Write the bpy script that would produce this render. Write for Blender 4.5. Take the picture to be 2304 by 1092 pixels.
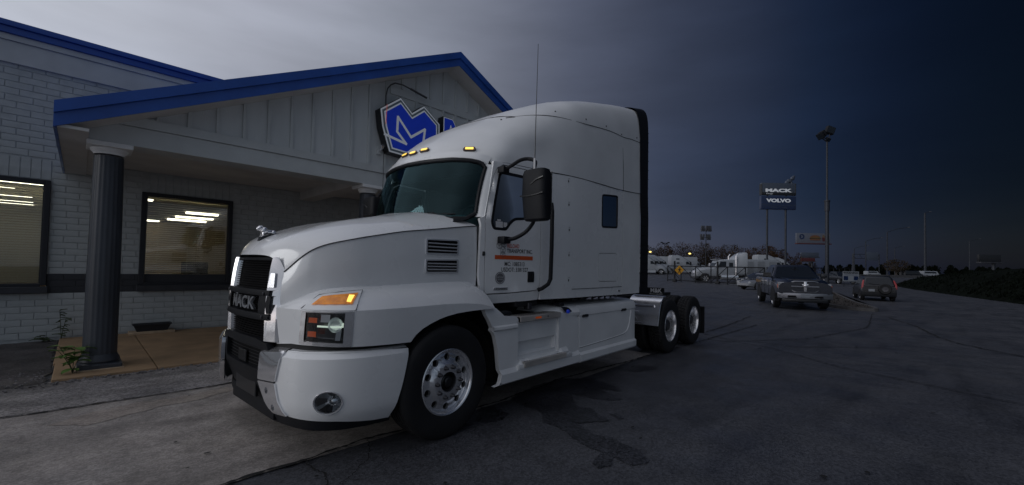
import bpy, bmesh, math, random
import numpy as np
from math import sin, cos, pi, radians, hypot, atan2, sqrt
from mathutils import Vector, Matrix
from mathutils.geometry import delaunay_2d_cdt

for o in list(bpy.data.objects): bpy.data.objects.remove(o)
random.seed(7)
sc = bpy.context.scene
COL = sc.collection

# ------------------------------------------------------------------ camera
cam_d = bpy.data.cameras.new('camera'); cam = bpy.data.objects.new('camera', cam_d); COL.objects.link(cam)
sc.camera = cam
AW, PITCH, ROLL = radians(44.4), radians(1.63), 0.021
F0 = Vector((cos(AW), sin(AW), 0)); R0 = Vector((sin(AW), -cos(AW), 0)); U0 = Vector((0, 0, 1))
Fv = F0*cos(PITCH)+U0*sin(PITCH); U1 = U0*cos(PITCH)-F0*sin(PITCH)
Rv = R0*cos(ROLL)+U1*sin(ROLL); Uv = U1*cos(ROLL)-R0*sin(ROLL)
m4 = Matrix((( Rv.x, Uv.x, -Fv.x, 0), (Rv.y, Uv.y, -Fv.y, 0), (Rv.z, Uv.z, -Fv.z, 1.55), (0, 0, 0, 1)))
cam.matrix_world = m4
cam_d.sensor_width = 36; cam_d.lens = 950/2304*36
cam_d.shift_y = 28/2304
cam_d.clip_start = 0.05; cam_d.clip_end = 3000

# ------------------------------------------------------------------ colour helpers
def lin(c):
    return tuple(((v/255)/12.92 if v/255 <= .04045 else ((v/255+.055)/1.055)**2.4) for v in c)+(1,)

# ------------------------------------------------------------------ world : overcast dusk, bright in the west, night coming in the east
w = bpy.data.worlds.new('World'); sc.world = w; w.use_nodes = True
nt = w.node_tree; N = nt.nodes; L = nt.links; N.clear()
out = N.new('ShaderNodeOutputWorld'); bg = N.new('ShaderNodeBackground'); L.new(bg.outputs[0], out.inputs[0])
tc = N.new('ShaderNodeTexCoord')
DAZ, DEL = radians(-9), radians(4)
dv = (cos(DAZ)*cos(DEL), sin(DAZ)*cos(DEL), sin(DEL))
dot = N.new('ShaderNodeVectorMath'); dot.operation = 'DOT_PRODUCT'; dot.inputs[1].default_value = dv
flt = N.new('ShaderNodeVectorMath'); flt.operation = 'MULTIPLY'; flt.inputs[1].default_value = (1, 1, .2); L.new(tc.outputs['Generated'], flt.inputs[0])
nrmv = N.new('ShaderNodeVectorMath'); nrmv.operation = 'NORMALIZE'; L.new(flt.outputs[0], nrmv.inputs[0]); L.new(nrmv.outputs[0], dot.inputs[0])
mp = N.new('ShaderNodeMapping'); mp.inputs['Scale'].default_value = (1, 1, 4.5); L.new(tc.outputs['Generated'], mp.inputs[0])
nz = N.new('ShaderNodeTexNoise'); nz.inputs['Scale'].default_value = 1.9; nz.inputs['Detail'].default_value = 5; nz.inputs['Roughness'].default_value = .52
L.new(mp.outputs[0], nz.inputs[0])
ma = N.new('ShaderNodeMath'); ma.operation = 'MULTIPLY_ADD'; ma.inputs[1].default_value = .5; ma.inputs[2].default_value = .5
L.new(dot.outputs['Value'], ma.inputs[0])
mn = N.new('ShaderNodeMath'); mn.operation = 'MULTIPLY_ADD'; mn.inputs[1].default_value = .008; L.new(nz.outputs[0], mn.inputs[0])
sub = N.new('ShaderNodeMath'); sub.operation = 'SUBTRACT'; sub.inputs[1].default_value = .004; L.new(ma.outputs[0], sub.inputs[0])
L.new(sub.outputs[0], mn.inputs[2])
ramp = N.new('ShaderNodeValToRGB'); ramp.color_ramp.interpolation = 'LINEAR'
stops = [(-1, (200, 201, 208)), (-.5, (194, 196, 204)), (-.26, (180, 184, 195)), (-.08, (172, 176, 188)), (.09, (161, 165, 178)), (.35, (136, 141, 154)), (.58, (106, 111, 126)),
         (.70, (84, 90, 108)), (.83, (58, 65, 84)), (.91, (40, 48, 68)), (.95, (22, 33, 55)), (.98, (7, 17, 38)), (1, (0, 6, 22))]
cr = ramp.color_ramp
while len(cr.elements) < len(stops): cr.elements.new(.5)
for e, (t, c) in zip(cr.elements, stops): e.position = (t+1)/2; e.color = lin(c)
L.new(mn.outputs[0], ramp.inputs[0])
sky = N.new('ShaderNodeTexSky'); sky.sky_type = 'NISHITA'; sky.sun_disc = False
sky.sun_elevation = radians(14); sky.sun_rotation = radians(90-160)
skm = N.new('ShaderNodeMixRGB'); skm.blend_type = 'ADD'; skm.inputs[0].default_value = .0016
L.new(ramp.outputs[0], skm.inputs[1]); L.new(sky.outputs[0], skm.inputs[2])
# unseen sky behind the camera, dimmed and blued to lower light on the truck
dot2 = N.new('ShaderNodeVectorMath'); dot2.operation = 'DOT_PRODUCT'; dot2.inputs[1].default_value = (cos(radians(100)), sin(radians(100)), .12)
L.new(tc.outputs['Generated'], dot2.inputs[0])
mr = N.new('ShaderNodeMapRange'); mr.interpolation_type = 'SMOOTHSTEP'; mr.inputs[1].default_value = -.62; mr.inputs[2].default_value = -.02; L.new(dot2.outputs['Value'], mr.inputs[0])
tint = N.new('ShaderNodeMix'); tint.data_type = 'RGBA'; tint.inputs[6].default_value = (.335, .385, .415, 1); tint.inputs[7].default_value = (1, 1, 1, 1); L.new(mr.outputs[0], tint.inputs[0])
tm = N.new('ShaderNodeMix'); tm.data_type = 'RGBA'; tm.blend_type = 'MULTIPLY'; tm.inputs[0].default_value = 1; sepz = N.new('ShaderNodeSeparateXYZ'); L.new(tc.outputs['Generated'], sepz.inputs[0])
zr = N.new('ShaderNodeValToRGB'); L.new(sepz.outputs[2], zr.inputs[0]); ze = zr.color_ramp.elements; ze[0].position = 0; ze[0].color = (1.30, 1.20, 1.14, 1); ze[1].position = 1; ze[1].color = (.92, .92, .94, 1)
for p_, c_ in ((.06, (1.22, 1.14, 1.10)), (.14, (.90, .92, .94)), (.22, (.86, .89, .93)), (.38, (1.02, 1.02, 1.02))):
    e_ = zr.color_ramp.elements.new(p_); e_.color = (*c_, 1)
zm = N.new('ShaderNodeMix'); zm.data_type = 'RGBA'; zm.blend_type = 'MULTIPLY'; zm.inputs[0].default_value = 1; L.new(skm.outputs[0], zm.inputs[6]); L.new(zr.outputs[0], zm.inputs[7])
nm = N.new('ShaderNodeMapRange'); nm.inputs[1].default_value = .32; nm.inputs[2].default_value = .68; nm.inputs[3].default_value = .82; nm.inputs[4].default_value = 1.12; L.new(nz.outputs[0], nm.inputs[0])
cm = N.new('ShaderNodeMix'); cm.data_type = 'RGBA'; cm.blend_type = 'MULTIPLY'; cm.inputs[0].default_value = 1; L.new(zm.outputs[2], cm.inputs[6]); L.new(nm.outputs[0], cm.inputs[7])
L.new(cm.outputs[2], tm.inputs[6]); L.new(tint.outputs[2], tm.inputs[7])
L.new(tm.outputs[2], bg.inputs[0]); bg.inputs[1].default_value = 1.0

sun_d = bpy.data.lights.new('sun', 'SUN'); sun_d.energy = .52; sun_d.angle = radians(25); sun_d.color = (.98, .99, 1)
sun = bpy.data.objects.new('sun', sun_d); COL.objects.link(sun)
SAZ, SEL = radians(160), radians(14)
sun.rotation_euler = Vector((cos(SAZ)*cos(SEL), sin(SAZ)*cos(SEL), sin(SEL))).to_track_quat('Z', 'Y').to_euler()

sc.view_settings.view_transform = 'Standard'; sc.view_settings.look = 'None'
sc.view_settings.exposure = 0; sc.view_settings.gamma = 1; sc.view_settings.use_curve_mapping = False
sc.cycles.max_bounces = 8; sc.cycles.use_denoising = True; sc.cycles.transparent_max_bounces = 16

# ------------------------------------------------------------------ materials
MATS = {}
def mat(name, col, rough=.5, metal=0, coat=0, var=0, vscale=4, bump=0, bscale=40, emis=None, estr=0, spec=.5, col2=None, alpha=None, detail=4, stretch=None, rvar=0):
    m = bpy.data.materials.new(name); m.use_nodes = True; MATS[name] = m
    n = m.node_tree.nodes; l = m.node_tree.links; b = n['Principled BSDF']
    b.inputs['Base Color'].default_value = (*col[:3], 1); b.inputs['Roughness'].default_value = rough; b.inputs['Metallic'].default_value = metal
    b.inputs['Coat Weight'].default_value = coat; b.inputs['Coat Roughness'].default_value = .06
    b.inputs['Specular IOR Level'].default_value = spec
    if emis is not None:
        b.inputs['Emission Color'].default_value = (*emis[:3], 1); b.inputs['Emission Strength'].default_value = estr
    if var or bump or rvar:
        t = n.new('ShaderNodeTexCoord'); src = t.outputs['Object']
        if stretch:
            mpn = n.new('ShaderNodeMapping'); mpn.inputs['Scale'].default_value = stretch; l.new(src, mpn.inputs[0]); src = mpn.outputs[0]
    if var:
        z = n.new('ShaderNodeTexNoise'); z.inputs['Scale'].default_value = vscale; z.inputs['Detail'].default_value = detail; l.new(src, z.inputs[0])
        r = n.new('ShaderNodeMapRange'); r.inputs[1].default_value = .3; r.inputs[2].default_value = .7; l.new(z.outputs[0], r.inputs[0])
        mx = n.new('ShaderNodeMix'); mx.data_type = 'RGBA'
        c2 = col2 if col2 else tuple(v*(1-var) for v in col[:3]); c1 = tuple(min(1, v*(1+var*.5)) for v in col[:3]) if not col2 else col[:3]
        mx.inputs[6].default_value = (*c1, 1); mx.inputs[7].default_value = (*c2[:3], 1)
        l.new(r.outputs[0], mx.inputs[0]); l.new(mx.outputs[2], b.inputs['Base Color'])
    if rvar:
        z2 = n.new('ShaderNodeTexNoise'); z2.inputs['Scale'].default_value = vscale*1.7; z2.inputs['Detail'].default_value = 6; l.new(src, z2.inputs[0])
        r2 = n.new('ShaderNodeMapRange'); r2.inputs[1].default_value = .35; r2.inputs[2].default_value = .65; r2.inputs[3].default_value = max(.02, rough-rvar); r2.inputs[4].default_value = rough+rvar
        l.new(z2.outputs[0], r2.inputs[0]); l.new(r2.outputs[0], b.inputs['Roughness'])
    if bump:
        z = n.new('ShaderNodeTexNoise'); z.inputs['Scale'].default_value = bscale; z.inputs['Detail'].default_value = 5; l.new(src, z.inputs[0])
        bp = n.new('ShaderNodeBump'); bp.inputs['Strength'].default_value = bump; bp.inputs['Distance'].default_value = .01
        l.new(z.outputs[0], bp.inputs['Height']); l.new(bp.outputs[0], b.inputs['Normal'])
    return m
def glassmat(name, tint=(.8, .85, .85), refl=1.0, rough=.01, k=1.6, rc=(1, 1, 1)):
    m = bpy.data.materials.new(name); m.use_nodes = True; MATS[name] = m
    n = m.node_tree.nodes; l = m.node_tree.links; n.clear()
    o = n.new('ShaderNodeOutputMaterial'); mix = n.new('ShaderNodeMixShader'); tr = n.new('ShaderNodeBsdfTransparent'); gl = n.new('ShaderNodeBsdfGlossy')
    fr = n.new('ShaderNodeFresnel'); fr.inputs[0].default_value = 1.5
    tr.inputs[0].default_value = (*tint, 1); gl.inputs['Roughness'].default_value = rough; gl.inputs[0].default_value = (refl*rc[0], refl*rc[1], refl*rc[2], 1)
    geo = n.new('ShaderNodeNewGeometry'); vm = n.new('ShaderNodeMath'); vm.operation = 'MULTIPLY_ADD'; vm.inputs[1].default_value = k; vm.inputs[2].default_value = .015
    l.new(fr.outputs[0], vm.inputs[0]); l.new(vm.outputs[0], mix.inputs[0]); l.new(tr.outputs[0], mix.inputs[1]); l.new(gl.outputs[0], mix.inputs[2]); l.new(mix.outputs[0], o.inputs[0])
    return m
mat('white_paint', (.80, .81, .82), .28, coat=.8, var=.04, vscale=1.5, rvar=.06)
mat('white_fairing', (.77, .78, .79), .36, coat=.4, var=.09, vscale=2, rvar=.08)
mat('chrome', (.86, .86, .88), .12, .85, bump=.02, bscale=6, rvar=.05)
mat('polished_alu', (.86, .86, .88), .20, .8, var=.05, vscale=4, rvar=.03)
mat('brushed_metal', (.66, .62, .58), .5, .5, var=.25, vscale=14, bump=.1, bscale=120, stretch=(.2, 1, 1))
mat('bright_trim', (.82, .83, .86), .24, .55, coat=.5)
mat('steel_dark', (.10, .10, .11), .45, .8, var=.3, vscale=9)
mat('black_plastic', (.009, .010, .013), .55, bump=.12, bscale=300, var=.2, spec=.25)
mat('black_satin', (.012, .013, .015), .3, coat=.2)
mat('mesh_black', (.005, .005, .006), .7, spec=.15)
mat('rubber', (.0105, .0105, .012), .72, var=.35, vscale=6, bump=.15, bscale=80)
mat('rubber_seal', (.008, .009, .012), .5, spec=.3)
mat('seam', (.02, .02, .022), .7)
mat('underbody', (.009, .009, .010), .75, var=.4, vscale=7)
mat('amber', (.85, .30, .02), .25, coat=.6, emis=(1, .34, .02), estr=.16, var=.7, vscale=14, col2=(.30, .07, .004), bump=.5, bscale=60)
mat('amber_glow', (.9, .5, .05), .25, coat=.6, emis=(1, .66, .12), estr=1.5)
mat('amber_base', (.06, .022, .01), .3, coat=.5)
mat('orange_reflector', (.60, .10, .01), .3, coat=.6, emis=(1, .16, .02), estr=.10)
mat('lamp_glow', (.6, .7, .6), .2, emis=(.86, 1, .84), estr=.55)
mat('lamp_reflector', (.88, .90, .92), .25, .6)
mat('headlamp_black', (.012, .014, .016), .2, coat=1)
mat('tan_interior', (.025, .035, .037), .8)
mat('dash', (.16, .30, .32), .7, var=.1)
mat('decal_black', (.025, .025, .028), .5); mat('decal_orange', (.62, .09, .015), .45); mat('decal_red', (.55, .05, .015), .45); mat('decal_grey', (.16, .16, .17), .4, .4)
mat('sticker_white', (.6, .6, .62), .5)
glassmat('windscreen', (.50, .70, .70), 1, k=1.0, rc=(.34, .58, .64))
glassmat('side_glass', (.16, .19, .20), .9)
glassmat('lens', (.85, .88, .9), 1)
glassmat('shop_glass', (.82, .84, .82), .95)
# building
mat('brick_paint', (.49, .525, .535), .6, var=.16, vscale=5, bump=.35, bscale=28, rvar=.1)
mat('brick_dark', (.040, .043, .052), .55, var=.2, vscale=6, bump=.3, bscale=28)
mat('mortar_paint', (.46, .49, .50), .75, var=.2, vscale=7, bump=.4, bscale=50)
mat('mortar_dark', (.036, .039, .047), .7)
mat('siding', (.60, .63, .645), .6, var=.10, vscale=3, bump=.15, bscale=60, stretch=(1, 1, .2))
mat('trim_grey', (.57, .60, .61), .55, var=.10, vscale=2.5, bump=.1, bscale=30)
mat('soffit', (.66, .65, .64), .7, var=.12, vscale=2)
mat('blue_metal', (.022, .095, .42), .38, coat=.3, var=.18, vscale=2, rvar=.08)
mat('frame_dark', (.018, .020, .027), .5, var=.15)
mat('column_dark', (.050, .058, .072), .45, var=.25, vscale=5, bump=.12, bscale=40, stretch=(1, 1, .3))
mat('column_white', (.82, .83, .84), .5, var=.08)
mat('rust_joint', (.20, .17, .14), .9, var=.4, vscale=12)
mat('tan_concrete', (.44, .29, .165), .8, var=.4, vscale=2.2, bump=.3, bscale=55, col2=(.28, .19, .11), detail=7)
mat('tan_concrete_light', (.50, .38, .26), .8, var=.3, vscale=8, bump=.3, bscale=30)
mat('room_wall', (.50, .40, .27), .8, var=.1); mat('room_wall_dark', (.22, .13, .07), .8, var=.1)
mat('room_ceiling', (.55, .52, .46), .8); mat('room_floor', (.12, .09, .07), .7)
mat('tube_light', (1, 1, 1), .5, emis=(1, .92, .74), estr=5.5)
def blindmat():
    m = bpy.data.materials.new('blind'); m.use_nodes = True; MATS['blind'] = m; n = m.node_tree.nodes; l = m.node_tree.links; n.clear()
    o = n.new('ShaderNodeOutputMaterial'); mx = n.new('ShaderNodeMixShader'); d = n.new('ShaderNodeBsdfDiffuse'); t = n.new('ShaderNodeBsdfTranslucent'); d.inputs[0].default_value = (.78, .75, .64, 1); t.inputs[0].default_value = (.80, .77, .66, 1)
    mx.inputs[0].default_value = .6; l.new(d.outputs[0], mx.inputs[1]); l.new(t.outputs[0], mx.inputs[2]); l.new(mx.outputs[0], o.inputs[0])
blindmat()
mat('sign_blue', (.012, .045, .55), .35, coat=.4, emis=(.01, .05, .6), estr=.10, var=.1)
mat('sign_white', (.85, .87, .88), .35, emis=(.8, .88, 1), estr=.06)
mat('sign_grey', (.16, .20, .23), .4); mat('sign_black', (.010, .011, .013), .4)
mat('terracotta_dark', (.02, .022, .028), .5)
mat('leaf', (.12, .22, .045), .55, var=.4, vscale=9); mat('leaf_dull', (.09, .13, .06), .6, var=.3, vscale=9)
mat('stem', (.06, .07, .03), .7)
mat('red_neon', (.5, .12, .10), .4, emis=(1, .25, .2), estr=.15)

# ------------------------------------------------------------------ object helpers
def link(name, me, m=None, parent=None, kind=None, label=None, group=None, cat=None):
    o = bpy.data.objects.new(name, me); COL.objects.link(o)
    if m is not None and me is not None and not me.materials: me.materials.append(MATS[m] if isinstance(m, str) else m)
    if parent is not None: o.parent = parent
    if kind: o['kind'] = kind
    if label: o['label'] = label
    if cat: o['category'] = cat
    if group: o['group'] = group
    return o
def thing(name, label, cat, loc=(0, 0, 0), rz=0, group=None):
    o = bpy.data.objects.new(name, None); COL.objects.link(o); o.location = loc; o.rotation_euler = (0, 0, rz)
    o['label'] = label; o['category'] = cat; o.empty_display_size = .2
    if group: o['group'] = group
    return o
def finish(bm, angle=35):
    bmesh.ops.recalc_face_normals(bm, faces=bm.faces)
    th = radians(angle)
    for f in bm.faces: f.smooth = True
    for e in bm.edges:
        e.smooth = not (len(e.link_faces) != 2 or e.calc_face_angle(0) > th)
    me = bpy.data.meshes.new('m'); bm.to_mesh(me); bm.free(); return me
class MB:
    def __init__(s): s.bm = bmesh.new()
    def box(s, a, b, bev=0, mtx=None):
        a = Vector(a); b = Vector(b); c = (a+b)/2; d = b-a
        r = bmesh.ops.create_cube(s.bm, size=1); vs = r['verts']
        for v in vs: v.co = Vector((v.co.x*d.x, v.co.y*d.y, v.co.z*d.z))+c
        if bev:
            es = list({e for v in vs for e in v.link_edges})
            rr = bmesh.ops.bevel(s.bm, geom=es, offset=bev, segments=1 if bev < .012 else 2, affect='EDGES', profile=.6)
            vs = list({v for v in rr['verts']} | {v for v in vs if v.is_valid})
        if mtx is not None:
            for v in vs: v.co = mtx @ v.co
        return s
    def grid(s, P, close_u=False, close_v=False):
        nu = len(P); nv = len(P[0]); V = [[s.bm.verts.new(Vector(p)) for p in row] for row in P]
        for i in range(nu if close_u else nu-1):
            for j in range(nv if close_v else nv-1):
                a, b, c, d = V[i][j], V[(i+1) % nu][j], V[(i+1) % nu][(j+1) % nv], V[i][(j+1) % nv]
                try: s.bm.faces.new((a, b, c, d))
                except ValueError: pass
        return V
    def tube(s, pts, r, n=8, cap=True):
        pts = [Vector(p) for p in pts]; rs = r if isinstance(r, (list, tuple)) else [r]*len(pts)
        rows = []; up = None
        for i, p in enumerate(pts):
            t = (pts[min(i+1, len(pts)-1)]-pts[max(i-1, 0)]).normalized()
            if up is None: up = Vector((0, 0, 1)) if abs(t.z) < .9 else Vector((1, 0, 0))
            a = t.cross(up).normalized(); b = a.cross(t).normalized(); up = b
            rows.append([p+(a*cos(2*pi*k/n)+b*sin(2*pi*k/n))*rs[i] for k in range(n)])
        V = s.grid(rows, close_v=True)
        if cap:
            for row in (V[0], V[-1]):
                try: s.bm.faces.new(row)
                except ValueError: pass
        return s
    def lathe(s, prof, axis='z', c=(0, 0, 0), n=24, cap=False, arc=None):
        # prof: (r, h)
        c = Vector(c); rows = []
        for r, h in prof:
            row = []
            for k in range(n):
                a = 2*pi*k/n
                if axis == 'z': p = Vector((r*cos(a), r*sin(a), h))
                elif axis == 'y': p = Vector((r*cos(a), h, r*sin(a)))
                else: p = Vector((h, r*cos(a), r*sin(a)))
                row.append(c+p)
            rows.append(row)
        V = s.grid(rows, close_v=True)
        if cap:
            for row in (V[0], V[-1]):
                try: s.bm.faces.new(row)
                except ValueError: pass
        return s
    def prism(s, poly, d, frame=None):
        # poly 2D, extruded by d in local z; frame maps (x,y,z)
        fr = frame or (lambda p: p)
        A = [s.bm.verts.new(fr(Vector((x, y, 0)))) for x, y in poly]; B = [s.bm.verts.new(fr(Vector((x, y, d)))) for x, y in poly]
        n = len(poly)
        f1 = s.bm.faces.new(A); f2 = s.bm.faces.new(B[::-1])
        for i in range(n): s.bm.faces.new((A[i], B[i], B[(i+1) % n], A[(i+1) % n]))
        bmesh.ops.triangulate(s.bm, faces=[f1, f2], ngon_method='EAR_CLIP')
        return s
    def build(s, name, m, parent=None, angle=35, merge=0, **k):
        if merge: bmesh.ops.remove_doubles(s.bm, verts=s.bm.verts, dist=merge)
        me = finish(s.bm, angle); return link(name, me, m, parent, **k)
def spline(pts, n):
    # catmull-rom through pts -> n samples per span
    P = [np.array(p, float) for p in pts]; res = []
    for i in range(len(P)-1):
        p0 = P[i-1] if i > 0 else 2*P[0]-P[1]; p1 = P[i]; p2 = P[i+1]; p3 = P[i+2] if i+2 < len(P) else 2*P[-1]-P[-2]
        for k in range(n):
            t = k/n
            res.append(.5*((2*p1)+(-p0+p2)*t+(2*p0-5*p1+4*p2-p3)*t*t+(-p0+3*p1-3*p2+p3)*t**3))
    res.append(P[-1]); return res
def rnd(poly, r, n=4):
    # round polygon corners; r scalar or list
    out_ = []; N_ = len(poly); rr = r if isinstance(r, (list, tuple)) else [r]*N_
    for i in range(N_):
        p = Vector(poly[i]); a = Vector(poly[i-1]); b = Vector(poly[(i+1) % N_]); q = rr[i]
        if q <= 0: out_.append(tuple(p)); continue
        da = (a-p); db = (b-p); q = min(q, da.length*.45, db.length*.45)
        A = p+da.normalized()*q; B = p+db.normalized()*q
        for k in range(n+1):
            t = k/n; out_.append(tuple(A*(1-t)**2+p*2*t*(1-t)+B*t*t))
    return out_
def ell(cx, cy, a, b, n=24): return [(cx+a*cos(2*pi*k/n), cy+b*sin(2*pi*k/n)) for k in range(n)]
def inside(p, poly):
    x, y = p; c = False; j = len(poly)-1
    for i in range(len(poly)):
        xi, yi = poly[i]; xj, yj = poly[j]
        if (yi > y) != (yj > y) and x < (xj-xi)*(y-yi)/(yj-yi)+xi: c = not c
        j = i
    return c
def resample(poly, res):
    o = []
    for i in range(len(poly)):
        a = Vector(poly[i]); b = Vector(poly[(i+1) % len(poly)]); n = max(1, int(math.ceil((b-a).length/res)))
        for k in range(n): o.append(tuple(a+(b-a)*k/n))
    return o
def panel(name, outline, surf, thick, m, parent, holes=(), res=.12, mb=None, **k):
    loops = [resample(outline, res)]+[resample(h, res) for h in holes]
    vs = []; es = []
    for lp in loops:
        b = len(vs); vs += [Vector(p) for p in lp]; es += [(b+i, b+(i+1) % len(lp)) for i in range(len(lp))]
    xs = [p[0] for p in outline]; ys = [p[1] for p in outline]
    x = min(xs)+res*.5; allb = [v for v in vs]
    while x < max(xs):
        y = min(ys)+res*.5
        while y < max(ys):
            if inside((x, y), outline) and not any(inside((x, y), h) for h in holes):
                if min((v-Vector((x, y))).length for v in allb) > res*.45: vs.append(Vector((x, y)))
            y += res
        x += res
    r = delaunay_2d_cdt(vs, es, [], 0, 1e-6)
    V2, F2 = r[0], r[2]
    s_ = mb or MB(); bm = s_.bm
    top = [bm.verts.new(surf(v[0], v[1], 0)) for v in V2]
    cnt = {}
    for f in F2:
        c = sum((V2[i] for i in f), Vector((0, 0)))/3
        if not inside(c, outline) or any(inside(c, h) for h in holes): continue
        bm.faces.new([top[i] for i in f])
        for i in range(3):
            e = (f[i], f[(i+1) % 3]); kx = (min(e), max(e)); cnt[kx] = cnt.get(kx, 0)+1
    if thick:
        bot = {}
        def bt(i):
            if i not in bot: bot[i] = bm.verts.new(surf(V2[i][0], V2[i][1], -thick))
            return bot[i]
        for (a, b), c in cnt.items():
            if c == 1: bm.faces.new((top[a], top[b], bt(b), bt(a)))
    for v in top:
        if not v.link_faces: bm.verts.remove(v)
    if mb: return None
    return s_.build(name, m, parent, **k)
def textmesh(txt, size=1, extrude=0, offset=0, align='CENTER', sx=1, space=1):
    cu = bpy.data.curves.new('t', 'FONT'); cu.body = txt; cu.size = size; cu.align_x = align; cu.align_y = 'CENTER'; cu.extrude = extrude; cu.offset = offset; cu.resolution_u = 3
    cu.space_character = space
    ob = bpy.data.objects.new('t', cu); COL.objects.link(ob)
    dg = bpy.context.evaluated_depsgraph_get(); me = bpy.data.meshes.new_from_object(ob.evaluated_get(dg)); bpy.data.objects.remove(ob)
    for v in me.vertices: v.co.x *= sx
    return me
def text(name, txt, size, fn, m, parent, extrude=.002, offset=0, sx=1, **k):
    me = textmesh(txt, size, extrude, offset, sx=sx, space=k.pop('space', 1))
    for v in me.vertices: v.co = fn(v.co.x, v.co.y, v.co.z)
    me.update(); return link(name, me, m, parent, **k)
def copy_tree(o, parent=None, loc=None, rz=None, label=None):
    c = o.copy(); COL.objects.link(c); c.parent = parent
    if loc is not None: c.location = loc
    if rz is not None: c.rotation_euler = (0, 0, rz)
    if label: c['label'] = label
    for ch in list(o.children): copy_tree(ch, c)
    return c
# ------------------------------------------------------------------ ground
def gz(X, Y):
    d = X*F0.x+Y*F0.y; t = min(1, max(0, (d-46)/58)); return .95*t*t*(3-2*t)
def ground_material(name, base, alt, speck=.5, rough=.62, big=.35, puddle=0):
    m = bpy.data.materials.new(name); m.use_nodes = True; MATS[name] = m
    n = m.node_tree.nodes; l = m.node_tree.links; b = n['Principled BSDF']
    tcn = n.new('ShaderNodeTexCoord'); P = tcn.outputs['Object']
    def noise(s, d=4, r=.55):
        z = n.new('ShaderNodeTexNoise'); z.inputs['Scale'].default_value = s; z.inputs['Detail'].default_value = d; z.inputs['Roughness'].default_value = r; l.new(P, z.inputs[0]); return z.outputs[0]
    def rng(s, a, b_, c, d):
        r = n.new('ShaderNodeMapRange'); r.inputs[1].default_value = a; r.inputs[2].default_value = b_; r.inputs[3].default_value = c; r.inputs[4].default_value = d; l.new(s, r.inputs[0]); return r.outputs[0]
    def mul(c1, fac):
        x = n.new('ShaderNodeMix'); x.data_type = 'RGBA'; x.blend_type = 'MULTIPLY'; x.inputs[0].default_value = 1; l.new(c1, x.inputs[6]); l.new(fac, x.inputs[7]); return x.outputs[2]
    mx = n.new('ShaderNodeMix'); mx.data_type = 'RGBA'; mx.inputs[6].default_value = (*base, 1); mx.inputs[7].default_value = (*alt, 1)
    l.new(rng(noise(.45, 7, .6), .38, .62, 0, 1), mx.inputs[0]); c = mx.outputs[2]
    v = n.new('ShaderNodeTexVoronoi'); v.inputs['Scale'].default_value = 60; l.new(P, v.inputs[0])
    sep = n.new('ShaderNodeSeparateColor'); l.new(v.outputs['Color'], sep.inputs[0])
    c = mul(c, rng(sep.outputs[0], 0, 1, 1-speck, 1+speck*.9))
    c = mul(c, rng(noise(150, 3), .3, .7, 1-speck*.6, 1+speck*.6))
    c = mul(c, rng(noise(2.3, 6, .65), .35, .65, 1-big, 1+big*.4))
    # dark tyre smears and stains with their own shapes
    mpn = n.new('ShaderNodeMapping'); mpn.inputs['Scale'].default_value = (.25, 1.3, 1); mpn.inputs['Rotation'].default_value = (0, 0, .1); l.new(P, mpn.inputs[0])
    zs = n.new('ShaderNodeTexNoise'); zs.inputs['Scale'].default_value = 1.4; zs.inputs['Detail'].default_value = 6; l.new(mpn.outputs[0], zs.inputs[0])
    c = mul(c, rng(zs.outputs[0], .52, .68, 1, .66))
    l.new(c, b.inputs['Base Color'])
    l.new(rng(noise(1.1, 6, .65), .36, .64, rough-.16, rough+.14), b.inputs['Roughness'])
    bp = n.new('ShaderNodeBump'); bp.inputs['Strength'].default_value = .22; bp.inputs['Distance'].default_value = .006
    l.new(v.outputs['Distance'], bp.inputs['Height']); l.new(bp.outputs[0], b.inputs['Normal'])
    b.inputs['Specular IOR Level'].default_value = .5
    return m
ground_material('asphalt', (.070, .072, .082), (.055, .057, .067), .40, .52, .22)
ground_material('drive', (.39, .35, .325), (.29, .268, .255), .26, .62)
ground_material('old_strip', (.36, .335, .325), (.21, .20, .205), .5, .72)
ground_material('dark_patch', (.06, .055, .055), (.10, .09, .09), .6, .7)
mat('crack', (.006, .006, .007), .85)
ground_material('wet', (.034, .035, .042), (.026, .027, .034), .8, .46)
mb = MB(); ds = [-60, -20, 0, 20, 40, 46, 52, 58, 64, 70, 76, 82, 88, 94, 104, 140, 400, 2500]; ls = [-2500, -400, -60, -20, 0, 20, 60, 400, 2500]
mb.grid([[((F0*d+R0*l_).x, (F0*d+R0*l_).y, gz(*(F0*d+R0*l_)[:2])) for l_ in ls] for d in ds])
link('ground', finish(mb.bm), 'asphalt', kind='structure')
def jag(pts, step, amp, seed):
    rn = random.Random(seed); o = []
    for i in range(len(pts)):
        a = Vector(pts[i]); b = Vector(pts[(i+1) % len(pts)]); n = max(1, int((b-a).length/step))
        for k in range(n):
            p = a+(b-a)*k/n; o.append((p.x+rn.uniform(-amp, amp), p.y+rn.uniform(-amp, amp)))
    return o
def flat(name, poly, z, m, kind='structure', **k):
    panel(name, poly, lambda u, v, o: (u, v, z+o), 0, m, None, res=.5, kind=kind, **k)
flat('drive', [(-14, 3.47), (5, 3.47), (7.4, 3.6), (7.4, 6.28), (-14, 6.28)], .004, 'drive')
flat('gravel_strip', [(-14, 6.28), (12, 6.28), (12, 7.75), (-14, 7.75)], .008, 'old_strip')
flat('dark_ground_patch', jag([(-.24, 7.72), (-.26, 11.55), (-9, 11.55), (-9, 7.5), (-1.2, 7.45), (-.7, 7.6)], .12, .035, 3), .012, 'dark_patch')
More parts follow.
